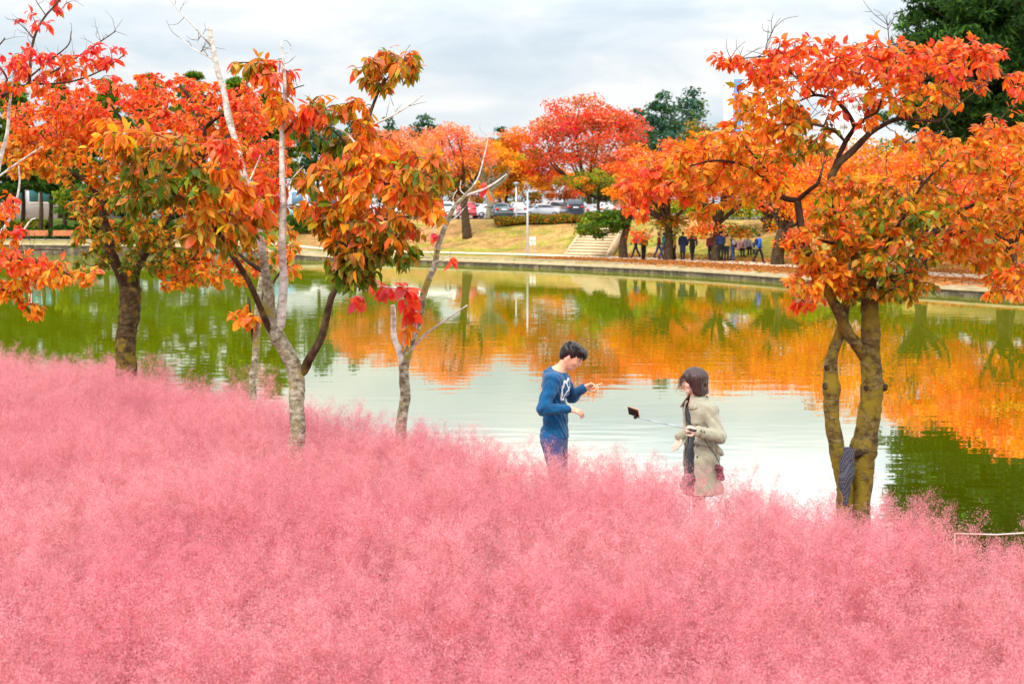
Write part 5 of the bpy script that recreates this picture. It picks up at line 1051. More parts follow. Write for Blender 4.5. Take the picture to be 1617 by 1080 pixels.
def hand(F_, wrist, dirv, palm, curls, thumb_side, sc=1.0, thumb_curl=.3, spread=.07):
    """palm: direction the palm faces. curls: bend per joint (radians) for four fingers"""
    d = unit(np.array(dirv, float)); n = unit(np.array(palm, float) - d * np.dot(palm, d)); s = np.cross(d, n) * thumb_side
    w = np.array(wrist, float); F_.cap(w - d * .015, w + d * .02, .024 * sc, .025 * sc, .01)
    for i in range(4):
        o = (1.5 - i) * .0195 * sc; kn = w + d * (.086 - .004 * abs(i - 1)) * sc + s * o; F_.cap(w + d * .02 * sc + s * o * .7, kn, .0125 * sc, .0105 * sc, .012)
        a = 0.0; p = kn; L = [.042, .026, .021]; ln = [.95, 1.06, 1.0, .8][i]; dd = unit(d + s * (1.5 - i) * spread)
        for j in range(3):
            a += curls[i] * (.8 if j == 0 else 1); v = dd * math.cos(a) + n * math.sin(a); q = p + v * L[j] * ln * sc; F_.cap(p, q, (.0092 - .0008 * j) * sc, (.0086 - .0010 * j) * sc, .003); p = q
    t0 = w + d * .022 * sc + s * .022 * sc + n * .008; t1 = t0 + unit(d * .65 + s * .75 + n * .35) * .042 * sc; t2 = t1 + unit(d * .85 + s * (.35 - thumb_curl) + n * (.25 + thumb_curl)) * .032 * sc; t3 = t2 + unit(d * .9 + s * (.1 - thumb_curl) + n * (.2 + thumb_curl)) * .024 * sc
    F_.cap(w + d * .015 + s * .008, t1, .016 * sc, .0125 * sc, .012); F_.cap(t1, t2, .0115 * sc, .0105 * sc, .004); F_.cap(t2, t3, .0102 * sc, .0085 * sc, .003)
def head(F_, c, M, sc=1.0, fem=False):
    f, l, u = M[:, 0], M[:, 1], M[:, 2]; P_ = lambda a, b, e: c + (f * a + l * b + u * e) * sc
    F_.ell(P_(-.008, 0, .028), np.array([.098, .077, .092]) * sc, M, .03); F_.ell(P_(.028, 0, -.030), np.array([.066, .060, .080]) * sc, M, .04)
    F_.ell(P_(.062, 0, -.088), np.array([.024, .026, .020]) * sc, M, .03)             # chin
    F_.cap(P_(-.01, .052, -.045), P_(.05, .022, -.088), .018 * sc, .013 * sc, .03); F_.cap(P_(-.01, -.052, -.045), P_(.05, -.022, -.088), .018 * sc, .013 * sc, .03)
    for b in (-1, 1):
        F_.ell(P_(.082, b * .031, .006), np.array([.012, .019, .012]) * sc, M, .014, 'cut')   # eye socket
        F_.ell(P_(.077, b * .031, .004), np.array([.013, .014, .011]) * sc, M, .004)          # eyeball
        F_.cap(P_(.085, b * .014, .026), P_(.074, b * .048, .028), .007 * sc, .006 * sc, .014)   # brow
        F_.ell(P_(.062, b * .042, -.028), np.array([.018, .018, .016]) * sc, M, .02)            # cheek
        F_.ell(P_(-.006, b * .076, -.008), np.array([.017, .008, .030]) * sc, M, .006); F_.ell(P_(.0, b * .084, -.006), np.array([.008, .005, .016]) * sc, M, .004, 'cut')
    F_.cap(P_(.090, 0, .016), P_(.108, 0, -.022), .007 * sc, .0105 * sc, .012); F_.ell(P_(.099, 0, -.030), np.array([.013, .016, .009]) * sc, M, .006)
    F_.ell(P_(.090, 0, -.055), np.array([.010, .021, .0055]) * sc, M, .006); F_.ell(P_(.087, 0, -.067), np.array([.010, .018, .0065]) * sc, M, .006)
SKIN = np.array([.78, .42, .27])
def paint_body(V, c, M, sc, skin):
    q = (V - c) @ M / sc; C = np.tile(skin, (len(V), 1)); rng = np.random.default_rng(1)
    def blob(ctr, r, col, w=1.0):
        d = np.sqrt((((q - ctr) / r) ** 2).sum(1)); a = np.clip((1.25 - d) / .5, 0, 1)[:, None] * w; C[:] = C * (1 - a) + np.array(col) * a
    for b in (-1, 1):
        blob([.09, b * .031, .0045], [.02, .0135, .0065], (.62, .58, .54)); blob([.09, b * .031, .005], [.02, .0065, .0068], (.03, .015, .01)); blob([.09, b * .031, .0115], [.02, .016, .0025], (.05, .02, .015))
        blob([.09, b * .032, .028], [.02, .020, .0048], (.05, .03, .02), .85); blob([.06, b * .045, -.03], [.03, .02, .018], skin * [1.05, .78, .75], .45)
        blob([0, b * .08, -.01], [.02, .02, .03], skin * [1.02, .78, .72], .5)
    blob([.095, 0, -.0605], [.02, .022, .0085], (.62, .17, .14), .8); blob([.1, 0, -.037], [.015, .012, .003], (.25, .08, .05), .7)
    return np.clip(C, 0, 1)
def mat_skin():
    m, t, o = newmat('skin'); at = N(t, 'ShaderNodeAttribute', attribute_name='Col')
    b = N(t, 'ShaderNodeBsdfPrincipled', ins={'Roughness': .5, 'Specular IOR Level': .35, 'Subsurface Weight': .15, 'Subsurface Scale': .01}); t.links.new(at.outputs['Color'], b.inputs['Base Color']); t.links.new(b.outputs[0], o.inputs[0]); return m
M_SKIN = mat_skin()
def mat_cloth(name, c, weave=450, fold=.004, rough=.85, var=.15):
    m, t, o = newmat(name); tc_ = N(t, 'ShaderNodeTexCoord'); n1 = N(t, 'ShaderNodeTexNoise', ins={'Scale': 9, 'Detail': 4}); t.links.new(tc_.outputs['Object'], n1.inputs['Vector'])
    col = ramp(t, [(.3, tuple(x * (1 - var) for x in c)), (.7, tuple(min(1, x * (1 + var)) for x in c))], n1.outputs['Fac']); b = N(t, 'ShaderNodeBsdfPrincipled', ins={'Roughness': rough, 'Specular IOR Level': .2, 'Sheen Weight': .2}); t.links.new(col, b.inputs['Base Color'])
    n2 = N(t, 'ShaderNodeTexNoise', ins={'Scale': weave, 'Detail': 2}); t.links.new(tc_.outputs['Object'], n2.inputs['Vector']); b1 = N(t, 'ShaderNodeBump', ins={'Strength': .4, 'Distance': .0006}); t.links.new(n2.outputs['Fac'], b1.inputs['Height'])
    mp_ = N(t, 'ShaderNodeMapping'); mp_.inputs['Scale'].default_value = (1, 1, .55); t.links.new(tc_.outputs['Object'], mp_.inputs[0])
    n3 = N(t, 'ShaderNodeTexNoise', ins={'Scale': 13, 'Detail': 2, 'Distortion': .8}); t.links.new(mp_.outputs[0], n3.inputs['Vector']); b2_ = N(t, 'ShaderNodeBump', ins={'Strength': .8, 'Distance': fold * 2}); t.links.new(n3.outputs['Fac'], b2_.inputs['Height']); t.links.new(b1.outputs[0], b2_.inputs['Normal'])
    t.links.new(b2_.outputs[0], b.inputs['Normal']); t.links.new(b.outputs[0], o.inputs[0]); return m
def fmesh(name, F_, mat, parent, col=None, smooth=True):
    V, Q = F_.mesh(); me = poly_mesh(name, V, [Q], smooth, col(V) if col else None); return link(name, me, mat, parent)
def strands(name, mat, parent, roots, r=.0028):
    mb = MB()
    for pts in roots: q, rr = smooth_path(pts, np.linspace(r, r * .3, len(pts)), .012); mb.add(*tube_geo(q, rr, 4, True))
    return mb.build(name, mat, parent, True)
M_HAIR = mat_noise('black_hair', [(.3, (.006, .003, .003)), (.7, (.022, .011, .010))], 60, .38, .002, 3, .5, stretch=(1, 1, .25)); M_HAIRB = mat_noise('dark_brown_hair', [(.3, (.016, .006, .005)), (.7, (.07, .026, .018))], 60, .45, .002, 3, .6, stretch=(1, 1, .2))
def hair_noise(amp, sc):
    return lambda X, Y, Z: amp * (np.sin(X * sc + 3 * np.sin(Y * sc * .6)) * np.sin(Y * sc * 1.1 + 2 * np.sin(Z * sc * .3)) + .5 * np.sin(X * sc * 2.3 + Y * sc * 1.7))

# ---- the young man in the blue sweatshirt
def man():
    D = 13.2; s = F / D; x0 = XY(878, D); zg = gz(x0, D); g0 = 834
    zg = .4; root = empty('person', (x0, D, zg)); tag(root, 'young man in a blue sweatshirt and jeans pointing with a raised finger', 'person')
    L = lambda px, py, y: np.array([(px - 878) / s, y, (g0 - py) / s])
    ya = R(-24); f = np.array([math.cos(ya), math.sin(ya), 0]); l = np.array([-f[1], f[0], 0]); up = np.array([0, 0, 1.])
    hc = L(903.5, 561, -.03); tilt = R(-34); hf = unit(np.array([math.cos(R(-14)) * math.cos(tilt), math.sin(R(-14)) * math.cos(tilt), math.sin(tilt)])); HM = frame(hf); neck = L(881, 587, 0); chest = L(878, 612, 0); belly = L(878, 655, 0); pel = L(876, 690, 0)
    shN, shF = chest + np.array([-.035, -.165, .085]), chest + np.array([.06, .165, .085]); elN, wrN = L(857.5, 641, -.235), L(899, 640, -.235); elF, wrF = L(906, 631, .225), L(924, 612, .045)
    TM = np.column_stack([f, l, up]); B = Field((-.45, -.42, -.02), (.55, .42, 1.80), .0058)
    def torso(Fd, e=0.0, k=.05):
        Fd.ell(chest + up * .03, (.108 + e, .158 + e, .16 + e), TM, k); Fd.ell(belly, (.098 + e, .135 + e, .17 + e), TM, k); Fd.ell(pel + up * .0, (.112 + e, .150 + e, .13 + e), TM, k)
        Fd.cap(shN * .88 + (chest + up * .1) * .12, shF * .88 + (chest + up * .1) * .12, .052 + e, .052 + e, k); Fd.cap(chest + up * .12 - f * .02, neck + up * .01, .07 + e * .8, .055 + e * .6, .05)
    torso(B); B.cap(neck - up * .03, hc - HM[:, 2] * .05 - HM[:, 0] * .022, .054, .050, .03); head(B, hc, HM)
    for a, b_, c_ in ((shN, elN, wrN), (shF, elF, wrF)): B.cap(a, b_, .048, .038, .03); B.cap(b_, c_, .038, .024, .01)
    hand(B, wrN, unit(L(924, 648, -.20) - wrN), (.15, .5, -.8), [.30, .34, .40, .46], 1, 1.0)
    dF = unit(np.array([.9, -.12, .30])); hand(B, wrF, dF, (.05, -.45, -.6), [-.04, .82, .95, 1.0], 1, 1.0, .35)
    hips = [(pel + l * .085 * k_ - up * .03) for k_ in (-1, 1)]; kn = [np.array([.02, -.11, .49]), np.array([.05, .08, .49])]; an = [np.array([-.03, -.12, .09]), np.array([-.0, .10, .09])]
    for h_, k_, a_ in zip(hips, kn, an): B.cap(h_, k_, .082, .055, .03); B.cap(k_, a_, .055, .038, .02); B.cap(a_ - up * .03, a_ + f * .14 - up * .055, .04, .03, .03)
    fmesh('body', B, M_SKIN, root, lambda V: paint_body(V, hc, HM, 1, SKIN))
    # sweatshirt
    S = Field((-.42, -.42, .72), (.45, .42, 1.56), .0062); torso(S, .017)
    for a, b_, c_ in ((shN, elN, wrN), (shF, elF, wrF)): c2 = c_ + unit(b_ - c_) * .012; S.cap(a, b_, .071, .060, .04); S.cap(b_, c2, .058, .037, .02); S.cap(c2 + unit(b_ - c2) * .05, c2, .041, .035, .008)
    S.cap(belly - up * .15 - l * .03, belly - up * .15 + l * .03, .10, .10, .05)
    S.warp(lambda X, Y, Z: .0055 * np.sin(Z * 60 + 9 * np.sin(X * 9 + Y * 6)) * np.sin(X * 31 + Y * 22 + Z * 16) + .0025 * np.sin(Z * 24 + X * 40))
    S.plane((0, 0, -1), -(pel[2] - .005)); nd = unit(np.array([.38 * f[0], .38 * f[1], 1])); S.plane(nd, float(nd @ (neck + up * .030)))
    so = fmesh('sweatshirt', S, mat_cloth('blue_knit', (.004, .085, .215), fold=.011, var=.3), root)
    ri = MB()      # ribbed hem and neck band follow the cut edges
    ring = [neck + up * (.026 - .38 * .066 * math.cos(t)) + f * .066 * math.cos(t) + l * .062 * math.sin(t) for t in np.linspace(0, 2 * math.pi, 25)]; ri.tube(ring, [.009] * 25, 7, False); ri.build('neck_band', mat_cloth('blue_rib', (.003, .065, .17)), so, True)
    # jeans
    J = Field((-.3, -.32, .03), (.35, .32, .98), .008); J.ell(pel, (.126, .162, .13), TM, .04)
    for h_, k_, a_ in zip(hips, kn, an): J.cap(h_, k_, .096, .072, .03); J.cap(k_, a_ - up * .0, .070, .056, .02)
    J.warp(lambda X, Y, Z: .003 * np.sin(Z * 50 + X * 30) * np.sin(Y * 40)); J.plane((0, 0, 1), pel[2] + .05); fmesh('jeans', J, mat_cloth('denim', (.045, .075, .20), var=.35), root)
    for k_, a_ in enumerate(an): 
        Z_ = Field(a_ + [-.15, -.1, -.1], a_ + [.3, .1, .06], .008); Z_.cap(a_ - up * .045 - f * .03, a_ + f * .15 - up * .055, .045, .038, .02); Z_.plane((0, 0, -1), .006); fmesh('shoe', Z_, mat_cloth('shoe_white', (.6, .6, .6)), root)
    # hair
    Hh = Field(hc - .17, hc + .17, .0045); c0 = hc + HM @ np.array([-.018, 0, .042]); Hh.ell(c0, (.108, .089, .089), HM, .01); Hh.ell(hc + HM @ np.array([-.06, 0, -.01]), (.056, .070, .072), HM, .02); Hh.ell(hc + HM @ np.array([.058, -.01, .094]), (.052, .062, .030), HM, .02); Hh.ell(hc + HM @ np.array([.093, .0, .066]), (.022, .056, .030), HM, .015)
    Hh.cap(hc + HM @ np.array([.012, -.078, .02]), hc + HM @ np.array([.010, -.079, -.008]), .010, .005, .01); Hh.cap(hc + HM @ np.array([.012, .078, .02]), hc + HM @ np.array([.010, .079, -.008]), .010, .005, .01)
    Hh.ell(hc + HM @ np.array([.105, 0, -.035]), (.085, .10, .072), HM, .01, 'cut'); Hh.ell(hc + HM @ np.array([.012, -.10, -.035]), (.034, .05, .038), HM, .008, 'cut'); Hh.ell(hc + HM @ np.array([.012, .10, -.035]), (.034, .05, .038), HM, .008, 'cut')
    Hh.warp(hair_noise(.0045, 80)); ho = fmesh('hair', Hh, M_HAIR, root); rng = np.random.default_rng(8); st = []
    for i in range(70):
        b_ = rng.uniform(-.055, .055); p = hc + HM @ np.array([.072 + .012 * rng.random(), b_, .105]); q = p + HM @ np.array([.032, rng.normal() * .01, -.022]); st.append([p, q, q + HM @ np.array([.004, rng.normal() * .012, -.035 - .02 * rng.random()])])
    for i in range(260):
        a = rng.random() * 6.28; v = np.array([math.cos(a) * .8 - .15, math.sin(a) * .9, rng.uniform(.25, 1)]); v = v / np.linalg.norm(v); p = c0 + HM @ (v * [.104, .086, .088]); st.append([p, p + HM @ (v * .012 + np.array([.012, rng.normal() * .01, .0])), p + HM @ (v * .010 + np.array([.034, rng.normal() * .018, -.012]))])
    strands('fringe', M_HAIR, ho, st)
    # white outlined letters on the chest, laid on the cloth
    from mathutils.bvhtree import BVHTree
    bv = BVHTree.FromPolygons([v.co[:] for v in so.data.vertices], [p.vertices[:] for p in so.data.polygons]); M_PR = mat_plain('chest_print', (.74, .80, .90), .7)
    def onchest(u, v):
        o = Vector(chest + f * .5 + l * (-u) + up * v); h = bv.ray_cast(o, Vector(-f)); return np.array(h[0]) + f * .003 if h[0] is not None else chest + f * .13 - l * u + up * v
    Rr = [[(-.055, -.10), (-.055, .075)], [(-.055, .075), (-.02, .088), (.012, .072), (.022, .045), (.008, .015), (-.03, .0)], [(-.02, .0), (.018, -.04), (.03, -.10)], [(-.082, -.10), (-.03, -.10)], [(.012, -.10), (.058, -.10)], [(.04, .05), (.065, .075), (.085, .05), (.085, -.02), (.072, -.085), (.055, -.10)]]
    mb = MB()
    for pl in Rr:
        q, _ = smooth_path(np.array([(a, b_, 0) for a, b_ in pl]), [1] * len(pl), .01); T = np.gradient(q, axis=0); T /= np.linalg.norm(T, axis=1)[:, None]; nn = np.column_stack([-T[:, 1], T[:, 0]]); w = .011
        A = [onchest(*(q[i, :2] + nn[i] * w)) for i in range(len(q))]; Bb = [onchest(*(q[i, :2] - nn[i] * w)) for i in range(len(q))]; m = len(q)
        Vv = A + Bb + [v - f * .004 for v in A] + [v - f * .004 for v in Bb]; Fs = []
        for i in range(m - 1): Fs += [(i, i + 1, m + i + 1, m + i), (2 * m + i, 3 * m + i, 3 * m + i + 1, 2 * m + i + 1), (i, 2 * m + i, 2 * m + i + 1, i + 1), (m + i, m + i + 1, 3 * m + i + 1, 3 * m + i)]
        mb.add(Vv, Fs)
    mb.build('chest_print', M_PR, so, False)
man()

# ---- the woman in the khaki trench coat with the selfie stick
def woman():
    D = 12.9; s = F / D; x0 = XY(1110, D); g0 = 341 + (CAMZ - .4) * s; zg = .4; root = empty('person', (x0, D, zg)); tag(root, 'woman with a dark bob in a khaki trench coat holding a selfie stick', 'person')
    L = lambda px, py, y: np.array([(px - 1110) / s, y, (g0 - py) / s]); up = np.array([0, 0, 1.])
    ya = R(180 + 26); f = np.array([math.cos(ya), math.sin(ya), 0]); l = np.array([-f[1], f[0], 0])       # left side of the body faces the camera
    hc = L(1097.5, 603, 0); hf = unit(np.array([-1, -.10, -.10])); HM = frame(hf); neck = L(1102, 631, 0); chest = L(1107, 655, 0); belly = L(1110, 694, 0); pel = L(1111, 722, 0); sc = .93
    shN, shF = L(1121, 648, -.135), L(1098, 647, .14); elN, wrN = L(1135, 686, -.225), L(1100, 676, -.27); elF, wrF = L(1095, 686, .20), L(1079.5, 694, .10)
    TM = np.column_stack([f, l, up]); B = Field((-.42, -.40, -.02), (.32, .40, 1.60), .0058)
    def torso(Fd, e=0, k=.05):
        Fd.ell(chest + up * .02, (.095 + e, .135 + e, .15 + e), TM, k); Fd.ell(belly, (.082 + e, .115 + e, .15 + e), TM, k); Fd.ell(pel, (.105 + e, .145 + e, .13 + e), TM, k); Fd.cap(shN, shF, .043 + e, .043 + e, k); Fd.cap(chest + up * .1, neck, .055 + e * .6, .042 + e * .5, .04)
    torso(B); B.cap(neck - up * .03, hc - HM[:, 2] * .04 - HM[:, 0] * .02, .043, .043, .03); head(B, hc, HM, sc, True)
    for a, b_, c_ in ((shN, elN, wrN), (shF, elF, wrF)): B.cap(a, b_, .038, .031, .03); B.cap(b_, c_, .031, .020, .01)
    hand(B, wrN, unit(L(1084, 670.5, -.275) - wrN), (-.1, .75, -.5), [1.05, 1.0, .95, .9], 1, .92, .5, .02)
    hand(B, wrF, unit(np.array([-.35, -.25, -.9])), (-.5, -.6, .1), [.45, .30, .25, .30], -1, .92, .1, .10)
    hips = [(pel + l * .08 * k_ - up * .03) for k_ in (-1, 1)]; kn = [np.array([-.03, .07, .44]), np.array([-.01, -.08, .44])]; an = [np.array([.0, .08, .08]), np.array([.02, -.09, .08])]
    for h_, k_, a_ in zip(hips, kn, an): B.cap(h_, k_, .075, .048, .03); B.cap(k_, a_, .047, .032, .02); B.cap(a_ - up * .03, a_ + f * .12 - up * .05, .035, .026, .03)
    fmesh('body', B, M_SKIN, root, lambda V: paint_body(V, hc, HM, sc, np.array([.88, .54, .42])))
    Dr = Field((-.3, -.3, .30), (.3, .3, 1.27), .007); torso(Dr, .010); Dr.cap(pel, pel - up * .40, .12, .16, .05); Dr.warp(lambda X, Y, Z: .004 * np.sin(X * 60 + Y * 60) * (Z < .8)); Dr.plane((0, 0, -1), -.36); nd = unit(np.array([.5 * f[0], .5 * f[1], 1])); Dr.plane(nd, float(nd @ (neck - up * .035))); fmesh('dress', Dr, mat_cloth('charcoal_cloth', (.030, .034, .045)), root)
    M_COAT = mat_cloth('khaki_cloth', (.39, .37, .27), fold=.013, var=.16)
    C_ = Field((-.36, -.40, .32), (.36, .40, 1.33), .0062); torso(C_, .038, .05); C_.cap(pel + up * .02, np.array([.015, -.0, .36]), .142, .215, .06)
    C_.cap(L(1118, 690, -.05), L(1122, 720, -.06), .07, .08, .06)
    inner = Field((-.36, -.40, .32), (.36, .40, 1.33), .0062); torso(inner, .020, .05); inner.cap(pel + up * .02, np.array([.015, 0, .30]), .118, .192, .06)
    X, Y, Z = np.meshgrid(*[C_.lo[k] + C_.h * np.arange(C_.n[k]) for k in range(3)], indexing='ij', sparse=True)
    fx = X * f[0] + Y * f[1]; lx = X * l[0] + Y * l[1]; half = .042 + .055 * np.clip((1.12 - Z) / .3, 0, 1) + .035 * np.clip((.8 - Z) / .4, 0, 1); notch = np.maximum(np.abs(lx + .012) - half, .0 - fx)     # open front
    C_.f = np.maximum(C_.f, -notch.astype(np.float32)); C_.f = np.maximum(C_.f, -inner.f)
    for a, b_, c_ in ((shN, elN, wrN), (shF, elF, wrF)): c2 = c_ + unit(b_ - c_) * .006; C_.cap(a, b_, .064, .060, .03); C_.cap(b_, c2, .058, .046, .02); C_.cap(c2, c2 + unit(b_ - c2) * .03, .050, .050, .004)
    C_.warp(lambda X, Y, Z: .0052 * np.sin(Z * 44 + 9 * np.sin(X * 10 + Y * 7)) * np.sin(X * 26 + Y * 20 + Z * 12) + .004 * np.sin(X * 46 + Y * 38 + np.sin(Z * 9)) * np.clip((.85 - Z) * 3, 0, 1)); nd = unit(np.array([.25 * f[0], .25 * f[1], 1])); C_.plane(nd, float(nd @ (neck + up * .0))); C_.plane((0, 0, -1), -.38)
    co = fmesh('coat', C_, M_COAT, root)
    # turned-down collar and the front edges
    K = MB(); nseg = 26; rings = []
    for (ro, zo) in ((.056, .040), (.068, .048), (.116, .004), (.136, -.034), (.126, -.044), (.086, .004)):
        rings.append([neck + up * (zo + .01 * math.cos(t) * -1 - .020 * (1 - math.cos(t - math.pi)) * 0 - (.03 if abs(t - math.pi) > 2.0 and ro > .09 else 0)) + f * (math.cos(t) * ro * .95 + .01) + l * math.sin(t) * ro * 1.08 for t in np.linspace(.50, 2 * math.pi - .50, nseg)])
    V = np.array(rings).reshape(-1, 3); m = len(rings); Fs = [(j * nseg + i, j * nseg + i + 1, ((j + 1) % m) * nseg + i + 1, ((j + 1) % m) * nseg + i) for j in range(m) for i in range(nseg - 1)] + [tuple(j * nseg for j in range(m)), tuple(j * nseg + nseg - 1 for j in range(m))[::-1]]
    K.add(V, Fs).build('collar', M_COAT, co, True)
    w0 = belly - up * .03; belt = [w0 + f * math.cos(t) * .135 + l * math.sin(t) * .170 + up * .008 * math.sin(3 * t) for t in np.linspace(.5, 2 * math.pi - .5, 30)]; mb = MB()
    V, Fs = tube_geo(belt, [.010] * 30, 6); V[:, 2] = w0[2] + (V[:, 2] - w0[2]) * 2.0; mb.add(V, Fs)
    mb.tube([L(1127, 692, -.14), L(1131, 700, -.18), L(1137, 709, -.18), L(1141, 716, -.17)], [.010, .016, .026, .020], 7); mb.tube([L(1127, 694, -.15), L(1129, 706, -.17), L(1131, 716, -.17)], [.008, .014, .013], 6)
    mb.build('belt', M_COAT, co, True)
    bm_ = MB()
    for i in range(4): c = L(1100.5 + i * .5, 668 + i * 17, -.155); bm_.tube([c, c - np.array([.003, .010, 0])], [.009, .008], 10)
    for a in (.2, .5): c = wrN + (elN - wrN) * a * .5 + np.array([0, -.052, .02]); bm_.tube([c, c - np.array([0, .010, 0])], [.008, .007], 8)
    bm_.build('button', mat_plain('horn_button', (.12, .08, .05), .4), co)
    # bob hair
    Hh = Field(hc - .21, hc + .21, .0048); Hh.ell(hc + HM @ np.array([-.014, 0, .034]), (.112, .096, .098), HM, .01)
    for b_ in (-1, 1):
        Hh.cap(hc + HM @ np.array([.006, b_ * .072, .05]), hc + HM @ np.array([.008, b_ * .083, -.082]), .026, .022, .04); Hh.cap(hc + HM @ np.array([-.03, b_ * .070, .03]), hc + HM @ np.array([-.03, b_ * .082, -.10]), .048, .034, .04)
    Hh.cap(hc + HM @ np.array([-.075, 0, .02]), hc + HM @ np.array([-.082, 0, -.10]), .062, .045, .05); Hh.cap(hc + HM @ np.array([-.075, -.05, -.09]), hc + HM @ np.array([-.075, .05, -.09]), .036, .036, .04)
    Hh.ell(hc + HM @ np.array([.112, 0, -.042]), (.085, .070, .098), HM, .012, 'cut'); Hh.plane(tuple(-HM[:, 2]), float(-HM[:, 2] @ (hc + HM @ np.array([0, 0, -.125])))); Hh.ell(hc + HM @ np.array([-.0, 0, -.13]), (.075, .060, .06), HM, .01, 'cut')
    Hh.warp(lambda X, Y, Z: .0022 * np.sin(X * 170 + Y * 60 + 2 * np.sin(Z * 14)) + .0016 * np.sin(Y * 230 + X * 40)); ho = fmesh('hair', Hh, M_HAIRB, root); rng = np.random.default_rng(9); st = []
    for i in range(34):      # wisps blown towards the left
        a = hc + HM @ np.array([.060 + .03 * rng.random(), .045 - .10 * rng.random(), .070 - .05 * rng.random()]); w = .45 + .35 * rng.random(); b_ = rng.normal()
        st.append([a, a + HM @ np.array([.022 * w, .014 * b_, -.005]), a + HM @ np.array([.050 * w, .022 * b_, -.035]), a + HM @ np.array([.075 * w + .020 * rng.normal(), .03 * b_, -.075 - .05 * rng.random()])])
    for i in range(90):
        t = rng.uniform(-2.3, 2.3) + math.pi; p = hc + HM @ np.array([math.cos(t) * .112 - .014, math.sin(t) * .104, .02]); st.append([p, p + HM @ np.array([0, 0, -.06]), p + HM @ np.array([.006 * rng.normal(), .006 * rng.normal(), -.135 - .012 * rng.random()])])
    strands('loose_strands', M_HAIRB, ho, st, .0024)
    for k_, a_ in enumerate(an):
        Z_ = Field(a_ + [-.3, -.15, -.1], a_ + [.15, .15, .06], .008); Z_.cap(a_ - up * .04, a_ + f * .13 - up * .05, .038, .030, .02); Z_.plane((0, 0, -1), .006); fmesh('shoe', Z_, M_DARK, root)
    O = np.array([x0, D, zg]); W_ = lambda px, py, y: L(px, py, y) + O
    # selfie stick and phone
    h0 = W_(1090, 672.5, -.30); tip = W_(1003, 652.5, -.33); st_ = empty('selfie_stick', tuple(h0)); tag(st_, 'thin grey selfie stick held out in the woman\'s hand', 'selfie stick'); dv = tip - h0; u = unit(dv)
    MB().tube([-u * .10, u * .03], [.0115, .0115], 10).build('grip', M_DARK, st_, True); MB().tube([u * .03, dv * .45], [.0062, .0062], 8).tube([dv * .44, dv * .75], [.0050, .0050], 8).tube([dv * .74, dv], [.0042, .0042], 8).build('rod', M_STEEL, st_, True)
    cp = tip + np.array([-.004, 0, .012]); MB().box(dv + np.array([-.012, 0, .004]), (.030, .035, .030), bev=.006).box(dv + np.array([-.016, 0, .02]), (.012, .075, .012), bev=.003).build('clamp', M_DARK, st_)
    ph = empty('phone', tuple(tip + np.array([-.030, 0, .048])), 0); ph.rotation_euler = (R(8), R(-20), R(38)); tag(ph, 'phone in an orange case clamped at the tip of the selfie stick', 'phone')
    MB().box((0, 0, 0), (.010, .126, .076), bev=.004).build('body', mat_plain('phone_black', (.015, .008, .008), .3), ph); MB().box((.0078, 0, 0), (.0045, .130, .080), bev=.002).build('case', mat_plain('orange_case', (.72, .24, .04), .4), ph)
    # shoulder bag
    bg_ = W_(1137.5, 744, -.17); b_ = empty('shoulder_bag', tuple(bg_)); b_.rotation_euler = (0, R(-12), R(20)); tag(b_, 'small maroon bag hanging behind the woman\'s coat', 'bag')
    MB().box((0, 0, 0), (.045, .11, .15), bev=.018, taper=(.8, .85)).build('bag_body', mat_plain('maroon_leather', (.20, .04, .06), .45), b_); MB().box((0, 0, .045), (.05, .112, .05), bev=.015).build('flap', mat_plain('maroon_flap', (.16, .03, .05), .45), b_)
    MB().tube([[0, -.04, .06], [-.02, -.03, .16], [-.06, .0, .26], [-.10, .02, .38]], [.0035] * 4, 6).build('strap', M_DARK, b_, True)
woman()

